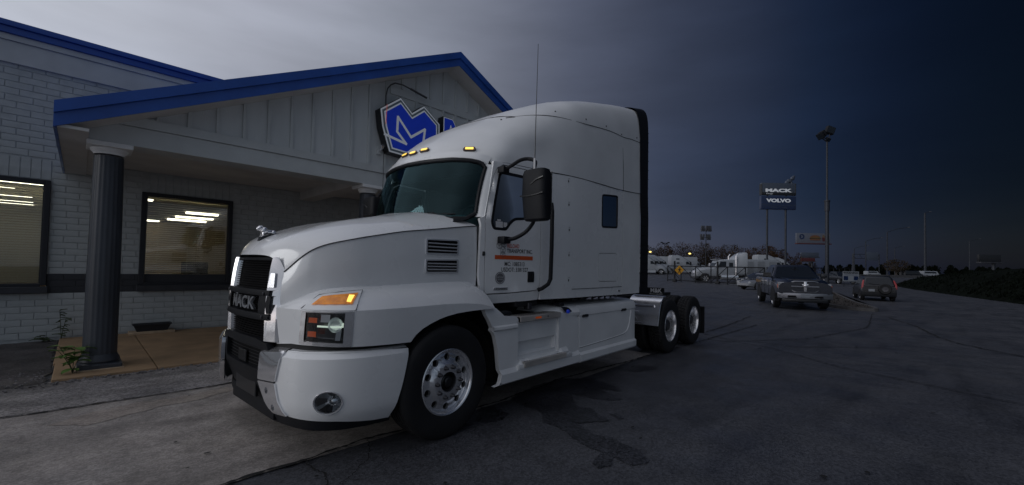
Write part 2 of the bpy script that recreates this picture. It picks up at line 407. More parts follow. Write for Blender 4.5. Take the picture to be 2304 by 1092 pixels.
def ribbon(name, pts, w0, z, seed, m='crack', step=.035, amp=.012):
    rn = random.Random(seed); P = []
    for i in range(len(pts)-1):
        a = Vector(pts[i]); b = Vector(pts[i+1]); n = max(1, int((b-a).length/step))
        for k in range(n): P.append(a+(b-a)*k/n)
    P.append(Vector(pts[-1])); rows = []; off = 0
    for i, p in enumerate(P):
        t = (P[min(i+1, len(P)-1)]-P[max(i-1, 0)]).normalized(); nn = Vector((-t.y, t.x)); off = off*.8+rn.uniform(-amp, amp)
        hw = w0*rn.uniform(.25, 1)*.5; q = p+nn*off
        rows.append([(q.x+nn.x*hw, q.y+nn.y*hw, z), (q.x-nn.x*hw, q.y-nn.y*hw, z)])
    mb = MB(); mb.grid(rows); link(name, finish(mb.bm), m, kind='structure')
ribbon('pavement_crack', [(-6, 6.31), (-.5, 6.30), (0, 6.27), (.85, 6.25), (1.44, 6.28), (7, 6.28)], .035, .016, 1)
ribbon('pavement_crack', [(.2, 3.46), (.79, 3.47), (1.29, 3.45), (1.83, 3.51), (2.4, 3.52), (3.4, 3.5), (4.7, 3.62), (6, 3.58), (8, 3.55), (14, 3.52)], .045, .016, 2)
ribbon('pavement_crack', [(1.29, 3.45), (1.26, 3.28), (1.29, 3.14), (1.24, 2.95), (1.3, 2.7)], .018, .016, 3, step=.02)
ribbon('pavement_crack', [(1.83, 3.51), (1.75, 3.34), (1.61, 3.14), (1.45, 3.0), (1.32, 2.91)], .012, .016, 4, step=.02)
ribbon('pavement_crack', [(11.15, 3.97), (12.34, 4.03), (13.74, 4.12), (16.49, 4.37)], .05, .016, 5)
ribbon('pavement_crack', [(10.79, 3.89), (10.29, 3.17), (10.52, 2.7), (10.48, 1.94), (12, .6)], .035, .016, 6)
ribbon('pavement_crack', [(9.94, 3.53), (10.13, 2.94), (9.91, 2.22), (8.8, 0.95), (8.59, 0.4), (8.1, -.8)], .035, .016, 7)
ribbon('pavement_crack', [(20.59, 0.95), (17.8, 0.22), (15.13, -0.22), (14.11, -0.56), (12, -2)], .06, .016, 8)
ribbon('pavement_crack', [(9.9, 3.2), (12, 2.0), (16, 1.2), (22, 1.5)], .04, .016, 9)
ST = [[(3.59, 3.49), (3.52, 3.17), (3.52, 2.96), (3.31, 2.75), (3.29, 2.49), (3.16, 2.19), (3.12, 1.96), (2.9, 1.91), (2.87, 1.82), (2.97, 1.78), (3.11, 1.83), (3.09, 1.66), (3.21, 1.59), (3.29, 1.61), (3.38, 1.74), (3.42, 1.88), (3.43, 2.02), (3.47, 2.07), (3.41, 2.2), (3.46, 2.36), (3.52, 2.51), (3.74, 2.36), (3.85, 2.31), (3.9, 2.47), (4.0, 2.64), (3.96, 2.81), (4.26, 3.12), (4.35, 3.0), (4.33, 2.82), (4.47, 2.63), (4.56, 2.58), (4.63, 2.75), (4.77, 3.07), (4.82, 2.78), (4.93, 2.81), (5.07, 3.13), (5.08, 3.37), (4.77, 3.63), (4.2, 3.66)],
      [(2.84, 3.23), (2.86, 3.11), (3.01, 3.08), (3.2, 3.12), (3.23, 3.28), (3.23, 3.44), (3.13, 3.49)], [(5.96, 3.32), (5.89, 3.14), (6.17, 3.07), (6.4, 3.0), (6.49, 3.11), (6.43, 3.23), (6.28, 3.35)], [(4.01, 2.43), (3.99, 2.35), (3.94, 2.26), (4.01, 2.25), (4.06, 2.36)]]
for i, s_ in enumerate(ST): panel('wet_stain', jag(s_, .05, .014, i), lambda u, v, o: (u, v, .006 if u*.02+3.4 > v else .006), 0, 'wet', None, res=.25, kind='structure')
ground_material('brown_stain', (.41, .35, .31), (.31, .275, .25), .26, .62)
panel('rust_stain', jag([(-.15, 5.75), (.1, 5.55), (.55, 5.72), (1.05, 5.8), (1.45, 6.0), (1.3, 6.12), (.9, 6.02), (.4, 6.05), (.05, 5.95)], .06, .03, 21), lambda u, v, o: (u, v, .0075), 0, 'brown_stain', None, res=.4, kind='structure')
panel('rust_stain', jag([(1.9, 5.0), (2.15, 4.92), (2.3, 5.02), (2.1, 5.12)], .05, .02, 22), lambda u, v, o: (u, v, .0075), 0, 'brown_stain', None, res=.4, kind='structure')
rn = random.Random(5); mb = MB()
for i in range(150):
    d = rn.uniform(2.8, 16); a = rn.uniform(-1.1, 1.1)*d; p = F0*d+R0*a
    if p.y > 7.6: continue
    r = rn.uniform(.006, .035); k = rn.randint(5, 8); el_ = rn.uniform(.4, 1)
    vs = [mb.bm.verts.new((p.x+r*cos(2*pi*j/k)*rn.uniform(.6, 1.1), p.y+r*el_*sin(2*pi*j/k)*rn.uniform(.6, 1.1), .018)) for j in range(k)]
    mb.bm.faces.new(vs)
link('ground_specks', finish(mb.bm), 'crack', kind='stuff')
rn = random.Random(8); mb = MB()
for i in range(260):
    X = rn.choice([rn.gauss(-.4, .35), rn.uniform(-.2, 3)]); Y = 7.62+rn.gauss(0, .05) if X > -.2 else rn.uniform(7.4, 8.6)
    r = rn.uniform(.004, .016); mb.box((X-r, Y-r*rn.uniform(.5, 1.2), .012), (X+r, Y+r, .012+r), mtx=None)
link('gravel', finish(mb.bm), 'tan_concrete_light' if 0 else 'old_strip', kind='stuff')
# ------------------------------------------------------------------ office building with gabled portico
WY = 11.62
bld = thing('office_building', 'long grey painted brick office building with blue roof edge behind the white truck', 'building', (0, WY, 0))
BO = Vector((0, WY, 0))
def bl(mb, name, m, parent=bld, angle=35, **k):
    for v in mb.bm.verts: v.co -= BO
    return mb.build(name, m, parent, angle, **k)
W1 = (-2.6, -.43, .89, 2.97); W2 = (.85, 2.46, .89, 2.95)
wallpoly = [(-14, -.05), (16, -.05), (16, 4.99), (-14, 4.99)]
hl = [[(a, c), (b, c), (b, d), (a, d)] for a, b, c, d in (W1, W2)]
panel('wall', wallpoly, lambda u, v, o: (u, .012-o, v), .2, 'mortar_paint', bld, holes=hl, res=2.5)
mb = MB(); mb.box((-.43, WY+.006, .885), (16, WY+.0115, 1.2405)); mb.box((-14, WY+.006, .885), (-2.6, WY+.0115, 1.2405)); bl(mb, 'painted_band', 'mortar_dark')
mb = MB(); mb.box((15.8, WY+.25, 0), (16, 22, 5.4)); mb.box((-14, WY+.25, 0), (-13.8, 22, 5.4)); mb.box((-14, 21.8, 0), (16, 22, 5.4)); mb.box((-14, WY+.02, 5.4), (16, 22, 5.5)); bl(mb, 'rear_shell', 'siding')
# bricks
CH, BL, JT = .1185, .335, .009
def brickmesh(L_, H_, D_):
    mb = MB(); b = mb.bm; c = .004; x, z = L_/2, H_/2
    o = [b.verts.new((sx*x, 0.010, sz*z)) for sx, sz in ((-1, -1), (1, -1), (1, 1), (-1, 1))]
    i_ = [b.verts.new((sx*(x-c), -D_+.014, sz*(z-c))) for sx, sz in ((-1, -1), (1, -1), (1, 1), (-1, 1))]
    b.faces.new(i_)
    for k in range(4): b.faces.new((o[k], o[(k+1) % 4], i_[(k+1) % 4], i_[k]))
    return finish(b, 20)
bm_l = brickmesh(BL-JT, CH-JT, .012); bm_l.materials.append(MATS['brick_paint'])
bm_d = brickmesh(BL-JT, CH-JT, .012); bm_d.materials.append(MATS['brick_dark'])
bm_s = brickmesh(.128-JT, .36, .012); bm_s.materials.append(MATS['brick_paint'])
rb = random.Random(11); cand = []
def zroof(X): return 3.43+.478*(X+.27) if X < 5.88 else 3.43+.478*(12.05-X)
for k in range(0, 43):
    z0 = -.063+CH*k; zc = z0+CH/2
    if zc-CH/2 > 4.95 or zc < 0: continue
    x = -2.9+(k % 2)*BL/2+rb.uniform(-.02, .02)
    while x < 6.6:
        a, b = x, x+BL; x += BL
        segs = [(a, b)]
        for (wa, wb, wc, wd) in ((W1[0], W1[1], W1[2]-.01, 3.35), (W2[0], W2[1], W2[2]-.01, 3.33)):
            if wc < zc < wd:
                ns = []
                for (p, q) in segs:
                    if q <= wa or p >= wb: ns.append((p, q))
                    else:
                        if p < wa: ns.append((p, wa))
                        if q > wb: ns.append((wb, q))
                segs = ns
        for (p, q) in segs:
            if q-p < .05: continue
            xc = (p+q)/2
            if xc > .1 and 3.40 < zc < zroof(xc)-.15: continue
            if xc > 2 and zc > 3.4: continue
            dark = .885 < zc < 1.2405
            d = hypot(xc+.2, 11.6)+abs(zc-1.5)*.3+(0 if xc > -1.3 else 5)
            cand.append((d, xc, zc, (q-p-JT)/(BL-JT), dark))
cand.sort()
for X0_, X1_, z_ in ((W1[0], W1[1], 3.165), (W2[0], W2[1]+.04, 3.145)):
    n = int((X1_-X0_)/.128)
    for i in range(n):
        o = link('brick', bm_s, None, bld); o.location = (X1_-.064-.128*i, rb.uniform(-.001, .001), z_)
for d, xc, zc, s_, dark in cand[:262]:
    o = link('brick', bm_d if dark else bm_l, None, bld); o.location = (xc, rb.uniform(-.0015, .0015), zc); o.scale = (s_, 1, 1)
for dk in (0, 1):
    mb = MB(); tmp = mb.bm
    src = bm_d if dk else bm_l
    for d, xc, zc, s_, dark in cand[262:]:
        if dark != bool(dk): continue
        vs = [tmp.verts.new((v.co.x*s_+xc, v.co.y+rb.uniform(-.001, .001), v.co.z+zc)) for v in src.vertices]
        for f in src.polygons: tmp.faces.new([vs[i] for i in f.vertices])
    me = finish(tmp, 20); link('brickwork', me, 'brick_dark' if dk else 'brick_paint', bld, kind='stuff')
# top boards and blue roof edge
mb = MB(); mb.box((-14, WY-.045, 4.99), (16, WY+.01, 5.375), .004); bl(mb, 'fascia_board', 'trim_grey')
mb = MB(); mb.box((-14, WY-.075, 5.378), (16, WY+.01, 5.484), .004); bl(mb, 'fascia_board', 'trim_grey')
mb = MB(); mb.box((-14, WY-.12, 5.486), (16, WY+.3, 5.60), .006); bl(mb, 'roof_edge', 'blue_metal')
mb = MB(); mb.box((-14, WY-.165, 5.602), (16, WY+.3, 5.70), .012); bl(mb, 'roof_edge', 'blue_metal')
# windows
def window(a, b, c, d, gl):
    fr = MB()
    fr.box((a, WY-.045, c+.14), (a+.075, WY+.10, d), .004); fr.box((b-.075, WY-.045, c+.14), (b, WY+.10, d), .004)
    fr.box((a+.075, WY-.045, d-.08), (b-.075, WY+.10, d), .004); fr.box((a+.075, WY-.045, c+.12), (b-.075, WY+.10, c+.175), .004)
    f = bl(fr, 'window', 'frame_dark')
    s_ = MB(); s_.box((a-.03, WY-.10, c), (b+.03, WY+.12, c+.12), .008); so = bl(s_, 'sill', 'brick_dark', f)
    g = MB(); g.box((a+.07, WY+.035, c+.17), (b-.07, WY+.041, d-.075)); bl(g, 'pane', gl, f)
    for xx in (a+.075, b-.095): i_ = MB(); i_.box((xx, WY+.0, c+.176), (xx+.02, WY+.034, d-.081)); bl(i_, 'glazing_bead', 'black_satin', f)
window(*W1, 'shop_glass'); window(*W2, 'shop_glass')
# interior rooms
mb = MB(); mb.box((-6, 20.8, 0), (6, 21, 3)); bl(mb, 'room_wall', 'room_wall')
mb = MB(); mb.box((.50, WY+.22, 0), (.62, 20.8, 3)); mb.box((5.9, WY+.22, 0), (6, 20.8, 3)); mb.box((-6, WY+.22, 0), (-5.9, 20.8, 3)); bl(mb, 'partition', 'room_wall_dark')
mb = MB(); mb.box((-6, WY+.22, 2.98), (6, 21, 3.05)); bl(mb, 'room_ceiling', 'room_ceiling')
mb = MB(); mb.box((-6, WY+.22, .02), (6, 21, .06)); bl(mb, 'room_floor', 'room_floor')
for i, (x0, x1, y) in enumerate([(2.13, 2.92, 15.5), (2.11, 3.12, 17.3), (2.05, 3.14, 18.6), (-1.9, -.85, 15.0), (-1.9, -.9, 16.2), (-1.9, -.95, 17.4), (.9, 1.15, 12.95), (1.2, 1.96, 19.9), (-1.4, -1.0, 13.3), (-2.4, .2, 12.02), (1.0, 2.3, 12.02)]):  # last two are added tubes hidden above the windows to light the blinds
    mb = MB(); mb.box((x0, y, 2.925), (x1, y+.16, 2.975), .005); bl(mb, 'ceiling_light', 'tube_light')
# gabled portico (part of the building)
GY = 8.0; RX = 5.88; RZ = 6.40; EL, ER = -.29, 12.05; EZ = 3.44; slope = (RZ-EZ)/(RX-EL)
def rz(X): return EZ+slope*(X-EL) if X <= RX else EZ+slope*(ER-X)
FY = 7.57
for sgn in (0, 1):
    e = EL if sgn == 0 else ER
    mb = MB(); V = [(e, FY, EZ), (RX, FY, RZ), (RX, WY-.18, RZ), (e, WY-.18, EZ)]
    if sgn == 0: V[2] = (RX, WY, RZ); V[3] = (e, WY-.02, EZ)
    else: V[2] = (RX, WY, RZ); V[3] = (e, WY-.02, EZ)
    mb.grid([[V[0], V[1]], [V[3], V[2]]]); mb.grid([[(x, y, z-.03) for x, y, z in (V[0], V[1])], [(x, y, z-.03) for x, y, z in (V[3], V[2])]]); bl(mb, 'roof', 'blue_metal')
    # rake fascia : upper band stands proud of the lower one
    def band(dz0, dz1, y0, y1, nm, m_):
        p = [(e, EZ-dz0), (RX, RZ-dz0), (RX, RZ-dz1), (e, EZ-dz1)]
        mb = MB(); mb.prism(p, y1-y0, lambda q: Vector((q.x, y0+q.z, q.y))); bl(mb, nm, m_)
    band(-.012, .135, FY-.06, FY, 'rake_trim', 'blue_metal')
    band(.137, .30, FY-.025, FY+.0, 'rake_trim', 'blue_metal')
    band(.275, .30, FY+.002, GY+.02, 'rake_soffit', 'soffit')
# eave sides
for X in (EL, ER-.03):
    mb = MB(); mb.box((X, FY+.003, EZ-.30), (X+.03, WY-.03, EZ-.002)); bl(mb, 'eave_board', 'blue_metal')
for a, b in ((EL+.032, .02), (11.88, ER-.032)):
    mb = MB(); mb.box((a, FY+.003, EZ-.29), (b, WY-.03, EZ-.25)); bl(mb, 'eave_soffit', 'soffit')
# siding panel
gp = [(.02, 3.43), (11.88, 3.43), (11.88, max(3.44, rz(11.88)-.28)), (RX, RZ-.28), (.02, max(3.44, rz(.02)-.28))]
mb = MB(); mb.prism(gp, .05, lambda q: Vector((q.x, GY+.02+q.z, q.y))); bl(mb, 'siding_panel', 'siding')
bx = .73
while bx < 11.5:
    top = rz(bx+.03)-.29
    if top > 3.62:
        t0 = 3.56
        segs = [(t0, top)]
        if 4.5 < bx < 7.6 and top > 5.3: segs = [(t0, 5.135), (5.305, top)]
        for a, b in segs:
            mb = MB(); mb.box((bx-.024, GY-.018, a), (bx+.024, GY+.019, b), .002); bl(mb, 'batten', 'trim_grey')
    bx += .3605
mb = MB(); mb.box((4.42, GY-.012, 5.14), (7.5, GY+.019, 5.30), .003); bl(mb, 'trim_board', 'trim_grey')
mb = MB(); mb.prism([(.05, 3.425), (11.85, 3.425), (11.6, 3.56), (.3, 3.56)], .05, lambda q: Vector((q.x, GY-.03+q.z, q.y))); bl(mb, 'trim_board', 'trim_grey')
mb = MB(); mb.box((.02, GY, 3.15), (11.88, GY+.42, 3.42), .004); bl(mb, 'beam', 'trim_grey')
for X in (.02, 3.92, 7.62, 11.5):
    mb = MB(); mb.box((X, GY+.425, 3.17), (X+.36, WY-.03, 3.42), .004); bl(mb, 'beam', 'soffit')
mb = MB(); mb.box((.385, GY+.43, 3.375), (11.49, WY-.02, 3.40)); bl(mb, 'portico_ceiling', 'soffit')
mb = MB(); mb.box((1.75, 9.2, 3.362), (2.2, 9.28, 3.374)); bl(mb, 'ceiling_vent', 'frame_dark')
# columns
def column(X):
    c = MB(); Y = GY+.24; prof = []
    nf = 20
    rows = []
    for z_, r_ in ((.20, .178), (.3, .178), (1.2, .176), (2.2, .168), (2.98, .156)):
        row = []
        for k in range(nf*4):
            a = 2*pi*k/(nf*4); rr = r_-(.006 if k % 4 == 2 else (.003 if k % 2 else 0)); row.append((X+rr*cos(a), Y+rr*sin(a), z_))
        rows.append(row)
    c.grid(rows, close_v=True); co = bl(c, 'column', 'column_dark', angle=60)
    b = MB(); b.lathe([(.178, .23), (.190, .20), (.205, .17), (.212, .14), (.20, .115), (.205, .105)], c=(X, Y, 0), n=36); b.box((X-.225, Y-.225, .045), (X+.225, Y+.225, .105), .008); bl(b, 'base', 'column_dark', co)
    p = MB(); p.box((X-.25, Y-.25, .035), (X+.25, Y+.25, .052), .004); bl(p, 'joint_filler', 'tan_concrete_light', co)
    k = MB(); k.lathe([(.157, 3.0), (.166, 3.003), (.168, 3.02), (.176, 3.03), (.194, 3.05), (.20, 3.07), (.20, 3.082)], c=(X, Y, 0), n=36); bl(k, 'capital', 'column_white', co)
    k = MB(); k.box((X-.235, Y-.262, 3.084), (X+.235, Y+.235, 3.148), .006); bl(k, 'abacus', 'column_white', co)
for X in (.235, 4.11, 7.8, 11.66): column(X)
# pavement slabs of the walkway
walk = thing('walkway', 'tan concrete walkway under the portico in front of the brick wall', 'walkway', (0, 9.6, 0)); WO = Vector((0, 9.6, 0))
for a in [(-.20, 7.70, .805, 8.87), (-.22, 8.882, .805, 11.60), (.817, 7.70, 4.2, 11.60), (4.212, 7.70, 8.2, 11.60), (8.212, 7.70, 12.2, 11.60)]:
    mb = MB(); mb.box((a[0], a[1], -.05), (a[2], a[3], .04), .006)
    for v in mb.bm.verts: v.co -= WO
    mb.build('slab', 'tan_concrete', walk)
# blinds inside the two windows
def blind(a, b, c, d, pitch, ang, lab):
    t = thing('window_blind', lab, 'window blind', ((a+b)/2, WY+.13, c)); n = int((d-c)/pitch); wd = b-a
    mb = MB(); hw = .024; mb.box((-wd/2, -hw, -.0008), (wd/2, hw, .0008)); rt = Matrix.Rotation(ang, 4, 'X')
    for v in mb.bm.verts: v.co = rt @ v.co
    me = finish(mb.bm); me.materials.append(MATS['blind'])
    for i in range(n):
        o = link('slat', me, None, t); o.location = (0, 0, pitch*(i+.5)); o.rotation_euler = (random.uniform(-.03, .03), 0, 0)
    for x in (-wd*.36, wd*.0, wd*.36):
        mb = MB(); mb.tube([(x, -.026, 0), (x, -.026, d-c)], .0015, 4); mb.build('ladder_cord', 'blind', t)
    mb = MB(); mb.box((-wd/2, -.03, d-c-.03), (wd/2, .03, d-c), .003); mb.build('head_rail', 'blind', t)
blind(-2.5, -.50, 1.08, 2.88, .046, radians(58), 'horizontal slat blind half closed in the window left of the column')
blind(.94, 2.37, 1.08, 2.86, .046, radians(10), 'open slat blind in the window between the column and the truck')
# things seen through the second window
t = thing('office_desk', 'dark office desk seen through the window beside the truck', 'desk', (2.0, 12.9, 0))
MB().box((-1.0, -.35, 1.0), (1.5, .35, 1.04), .004).build('desk_top', 'room_wall_dark', t)
MB().box((-1.0, -.38, .06), (1.5, -.33, 1.0), .004).build('front_panel', 'room_wall', t)
t = thing('paper_cup', 'orange brown paper cup standing on the office desk', 'cup', (2.25, 12.75, 1.04)); MB().lathe([(.0, 0), (.032, 0), (.045, .16), (.043, .16), (.03, .004)], n=20).build('cup_body', 'orange_reflector' if 0 else 'room_wall', t)
t = thing('monitor', 'black computer monitor on the office desk behind the blind', 'monitor', (2.0, 13.0, 1.04)); MB().box((-.27, -.02, .12), (.27, .02, .46), .008).build('screen', 'black_satin', t); MB().box((-.04, -.02, .03), (.04, .02, .12)).box((-.12, -.08, 0), (.12, .08, .03), .004).build('stand', 'black_plastic', t)
t = thing('cardboard_box', 'tan cardboard box on the office desk beside the monitor', 'box', (1.55, 12.85, 1.04)); MB().box((-.14, -.1, 0), (.14, .1, .1), .003).build('carton', 'room_wall', t); MB().box((-.15, -.11, .1), (.15, .11, .13), .003).build('lid', 'room_wall', t)
# planter at the wall
t = thing('planter_trough', 'black plastic trough standing on a tan block by the brick wall', 'planter', (1.08, 11.38, .04))
mb = MB(); P = []
for (h, l_, d_) in ((.05, .24, .075), (.17, .29, .10), (.175, .305, .115), (.20, .305, .115), (.20, .28, .09), (.10, .26, .07)):
    P.append([(sx*l_, sy*d_, h) for sx, sy in ((-1, -1), (1, -1), (1, 1), (-1, 1))])
V = mb.grid(P, close_v=True); mb.bm.faces.new(V[-1]); mb.bm.faces.new(V[0]); mb.build('trough', 'terracotta_dark', t)
MB().box((-.36, -.17, 0), (.36, .15, .05), .006).build('base_block', 'tan_concrete_light', t)
# weeds
def weed(name, lab, cat, loc, stems, leafs, h, spread, lr, m_, droop=.3, seed=0, slim=1):
    rn = random.Random(seed); t = thing(name, lab, cat, loc)
    for s_ in range(stems):
        a = rn.uniform(0, 2*pi); pts = []
        hh = h*rn.uniform(.6, 1)
        for k in range(6):
            q = k/5; pts.append((cos(a)*spread*q**1.4, sin(a)*spread*q**1.4, hh*q))
        MB().tube(pts, [.006*(1-.6*k/5) for k in range(6)], 5).build('stem', 'stem', t)
        for k in range(leafs):
            q = rn.uniform(.15, 1.0); i0 = min(4, int(q*5)); f = q*5-i0; p = Vector(pts[i0])*(1-f)+Vector(pts[i0+1])*f
            an = rn.uniform(0, 2*pi); L_ = lr*rn.uniform(.6, 1.2); Wd = L_*.42*slim; up = rn.uniform(-.1, .7)
            dr = Vector((cos(an), sin(an), up)).normalized(); sd = Vector((-sin(an), cos(an), 0)); mb = MB(); rows = []
            for j in range(6):
                u = j/5; c_ = p+dr*L_*u+Vector((0, 0, -droop*L_*u*u)); ww = Wd*sin(pi*min(1, u*.93+.05))**.8
                rows.append([c_-sd*ww+Vector((0, 0, .012)), c_, c_+sd*ww+Vector((0, 0, .012))])
            mb.grid(rows); mb.build('leaf', m_, t)
weed('leafy_weed', 'bright green broad leafed weed growing at the foot of the near column', 'plant', (-.02, 7.98, .04), 4, 8, .38, .15, .12, 'leaf', seed=3)
weed('tall_weed', 'tall thin dull green weed growing at the corner of the walkway by the wall', 'plant', (-.20, 11.45, .02), 2, 16, .62, .05, .11, 'leaf_dull', seed=5, slim=.45)
weed('tall_weed', 'low spreading weed at the base of the brick wall beside the walkway', 'plant', (-.34, 11.46, .02), 5, 5, .10, .22, .10, 'leaf_dull', seed=9, slim=.45)
# M and K shield sign
SY = 7.78
sg = thing('shield_sign', 'blue shield shaped sign with white M and K lines on the gable wall', 'sign', (4.8, SY, 3.84))
def sp(q): return Vector((q[0]-4.8, 0, q[1]-3.84))
OUT = [(4.08, 4.67), (4.54, 5.03), (4.82, 4.79), (5.11, 5.02), (5.54, 4.72), (5.55, 4.42), (5.42, 4.06), (4.83, 3.80), (4.30, 3.83), (4.13, 4.32)]
def inset(poly, d):
    n = len(poly); o = []
    ar = sum(poly[i][0]*poly[(i+1) % n][1]-poly[(i+1) % n][0]*poly[i][1] for i in range(n)); s_ = 1 if ar > 0 else -1
    for i in range(n):
        p = Vector(poly[i]); a = (p-Vector(poly[i-1])).normalized(); b = (Vector(poly[(i+1) % n])-p).normalized()
        na = Vector((-a.y, a.x))*s_; nb = Vector((-b.y, b.x))*s_; m_ = (na+nb).normalized(); k = d/max(.35, m_.dot(na)); q = p+m_*k; o.append((q.x, q.y))
    return o
def plate(poly, y0, d, nm, m_, par=sg, org=(4.8, 3.84)):
    mb = MB(); mb.prism(poly, d, lambda q: Vector((q.x-org[0], y0+q.z, q.y-org[1]))); return mb.build(nm, m_, par, 20)
plate(OUT, 0, .2, 'sign_box', 'sign_black'); plate(inset(OUT, .012), -.004, .003, 'border', 'sign_white'); plate(inset(OUT, .045), -.008, .003, 'border', 'sign_grey'); plate(inset(OUT, .085), -.012, .003, 'border', 'sign_white'); plate(inset(OUT, .115), -.016, .003, 'sign_face', 'sign_blue')
def stroke(a, b, wd, y, par=sg, org=(4.8, 3.84), m_='sign_white'):
    a = Vector(a); b = Vector(b); t_ = (b-a).normalized(); n_ = Vector((-t_.y, t_.x))*wd/2; e_ = t_*wd*.3
    return plate([tuple(a-n_-e_), tuple(b-n_+e_), tuple(b+n_+e_), tuple(a+n_-e_)], y, .002, 'stroke', m_, par, org)
ML = [(4.19, 4.17), (4.69, 4.08), (4.47, 4.29), (4.48, 4.60), (4.80, 4.25), (5.14, 4.50), (5.10, 4.14), (4.93, 4.06), (5.10, 3.96)]
for i in range(len(ML)-1): stroke(ML[i], ML[i+1], .052, -.019-.0003*i)
MB().tube([(4.21-4.8, -.022, 4.38-3.84), (4.225-4.8, -.022, 4.78-3.84)], .006, 6).build('neon_tube', 'red_neon', sg)
MB().box((-.35, .2, .3), (-.25, .215, .9)).box((.25, .2, .3), (.35, .215, .9)).build('bracket', 'steel_dark', sg)
t = thing('channel_sign', 'small blue sign box partly hidden by the truck roof right of the shield sign', 'sign', (5.8, SY, 4.5))
P2 = [(5.63, 4.40), (5.63, 4.93), (5.90, 4.93), (5.99, 4.80), (6.02, 4.40)]
plate(P2, 0, .2, 'sign_box', 'sign_black', t, (5.8, 4.5)); plate(inset(P2, .010), -.004, .003, 'border', 'sign_white', t, (5.8, 4.5)); plate(inset(P2, .03), -.008, .003, 'sign_face', 'sign_blue', t, (5.8, 4.5))
stroke((5.76, 4.45), (5.84, 4.76), .02, -.011, t, (5.8, 4.5)); stroke((5.92, 4.45), (5.84, 4.76), .02, -.0115, t, (5.8, 4.5))
t = thing('conduit_arm', 'thin curved conduit rising from the shield sign to the gable board', 'conduit', (4.26, SY+.1, 4.8))
MB().tube([(0, 0, 0), (.0, 0, .2), (.03, 0, .36), (.10, 0, .46), (.2, 0, .53), (.38, 0, .55), (.6, -.03, .50), (.92, -.05, .44)], .014, 8).build('pipe', 'steel_dark', t); MB().tube([(.55, -.03, .51), (.95, -.05, .43)], .022, 8).build('junction', 'steel_dark', t)
t = thing('flood_lamp', 'small grey flood lamp fixed under the left edge of the shield sign', 'lamp', (4.2, 7.86, 3.9))
MB().tube([(0, .12, -.03), (0, .02, .0), (0, -.03, .06)], [.012, .035, .05], 12).build('lamp_head', 'chrome', t); MB().box((-.05, .12, -.1), (.05, .155, .06), .004).build('back_plate', 'trim_grey', t)
t = thing('hanging_cable', 'thin dark cable hanging down the gable wall below the shield sign', 'cable', (4.27, 7.92, 3.1))
MB().tube([(0, 0, .78), (-.006, 0, .5), (.004, 0, .3), (0, 0, .06), (.01, .02, 0)], .005, 5).build('cable', 'black_plastic', t)
# ------------------------------------------------------------------ the white semi truck
# local frame: x backwards from the front axle, y from the near tyre face (0) to the far one (2.44), z up
TRZ = radians(3.551)
trk = thing('semi_truck', 'large white sleeper semi truck parked in front of the office building', 'truck', (2.32, 3.06, 0), TRZ)
CY = 1.22
def my(p): return Vector((p[0], 2*CY-p[1], p[2]))
def mirror(mb):
    g = bmesh.ops.duplicate(mb.bm, geom=mb.bm.verts[:]+mb.bm.edges[:]+mb.bm.faces[:])
    vs = [e for e in g['geom'] if isinstance(e, bmesh.types.BMVert)]
    for v in vs: v.co.y = 2*CY-v.co.y
    return mb
def pair(mb, name, m, parent, angle=35, merge=0):
    if merge: bmesh.ops.remove_doubles(mb.bm, verts=mb.bm.verts, dist=merge)
    me = finish(mb.bm, angle); me.materials.append(MATS[m]); me2 = me.copy()
    me2.flip_normals()
    for v in me2.vertices: v.co.y = 2*CY-v.co.y
    me2.update(); return link(name, me, None, parent), link(name, me2, None, parent)
def I(x, xs, ys): return float(np.interp(x, xs, ys))
class Plan:   # smooth plan curve, parameter = arc length
    def __init__(s, pts, n=12):
        s.p = [Vector((q[0], q[1])) for q in spline(pts, n)]; s.u = [0]
        for i in range(1, len(s.p)): s.u.append(s.u[-1]+(s.p[i]-s.p[i-1]).length)
        s.L = s.u[-1]
        s.X = [q.x for q in s.p]; s.Y = [q.y for q in s.p]
    def pos(s, u): return Vector((I(u, s.u, s.X), I(u, s.u, s.Y)))
    def nrm(s, u):
        a = s.pos(max(0, u-.02)); b = s.pos(min(s.L, u+.02)); t = (b-a).normalized(); return Vector((t.y, -t.x))
    def ux(s, x): return I(x, s.X, s.u)
    def uy(s, y): return I(-y, [-v for v in s.Y], s.u)
# normals of these plans must point outwards (towards -x / -y): curves run from the grille round the corner to the back
FS = Plan([(-1.185, .68), (-1.165, .58), (-1.11, .38), (-1.0, .2), (-.85, .085), (-.6, .02), (-.3, 0), (0, 0), (.35, 0), (.66, 0)])
def surfplan(P, off0=0, lean=None):
    def f(u, z, o):
        p = P.pos(u); n = P.nrm(u); d = off0+o+(lean(u, z) if lean else 0); return Vector((p.x-n.x*-d if 0 else p.x+n.x*d, p.y+n.y*d, z))
    return f
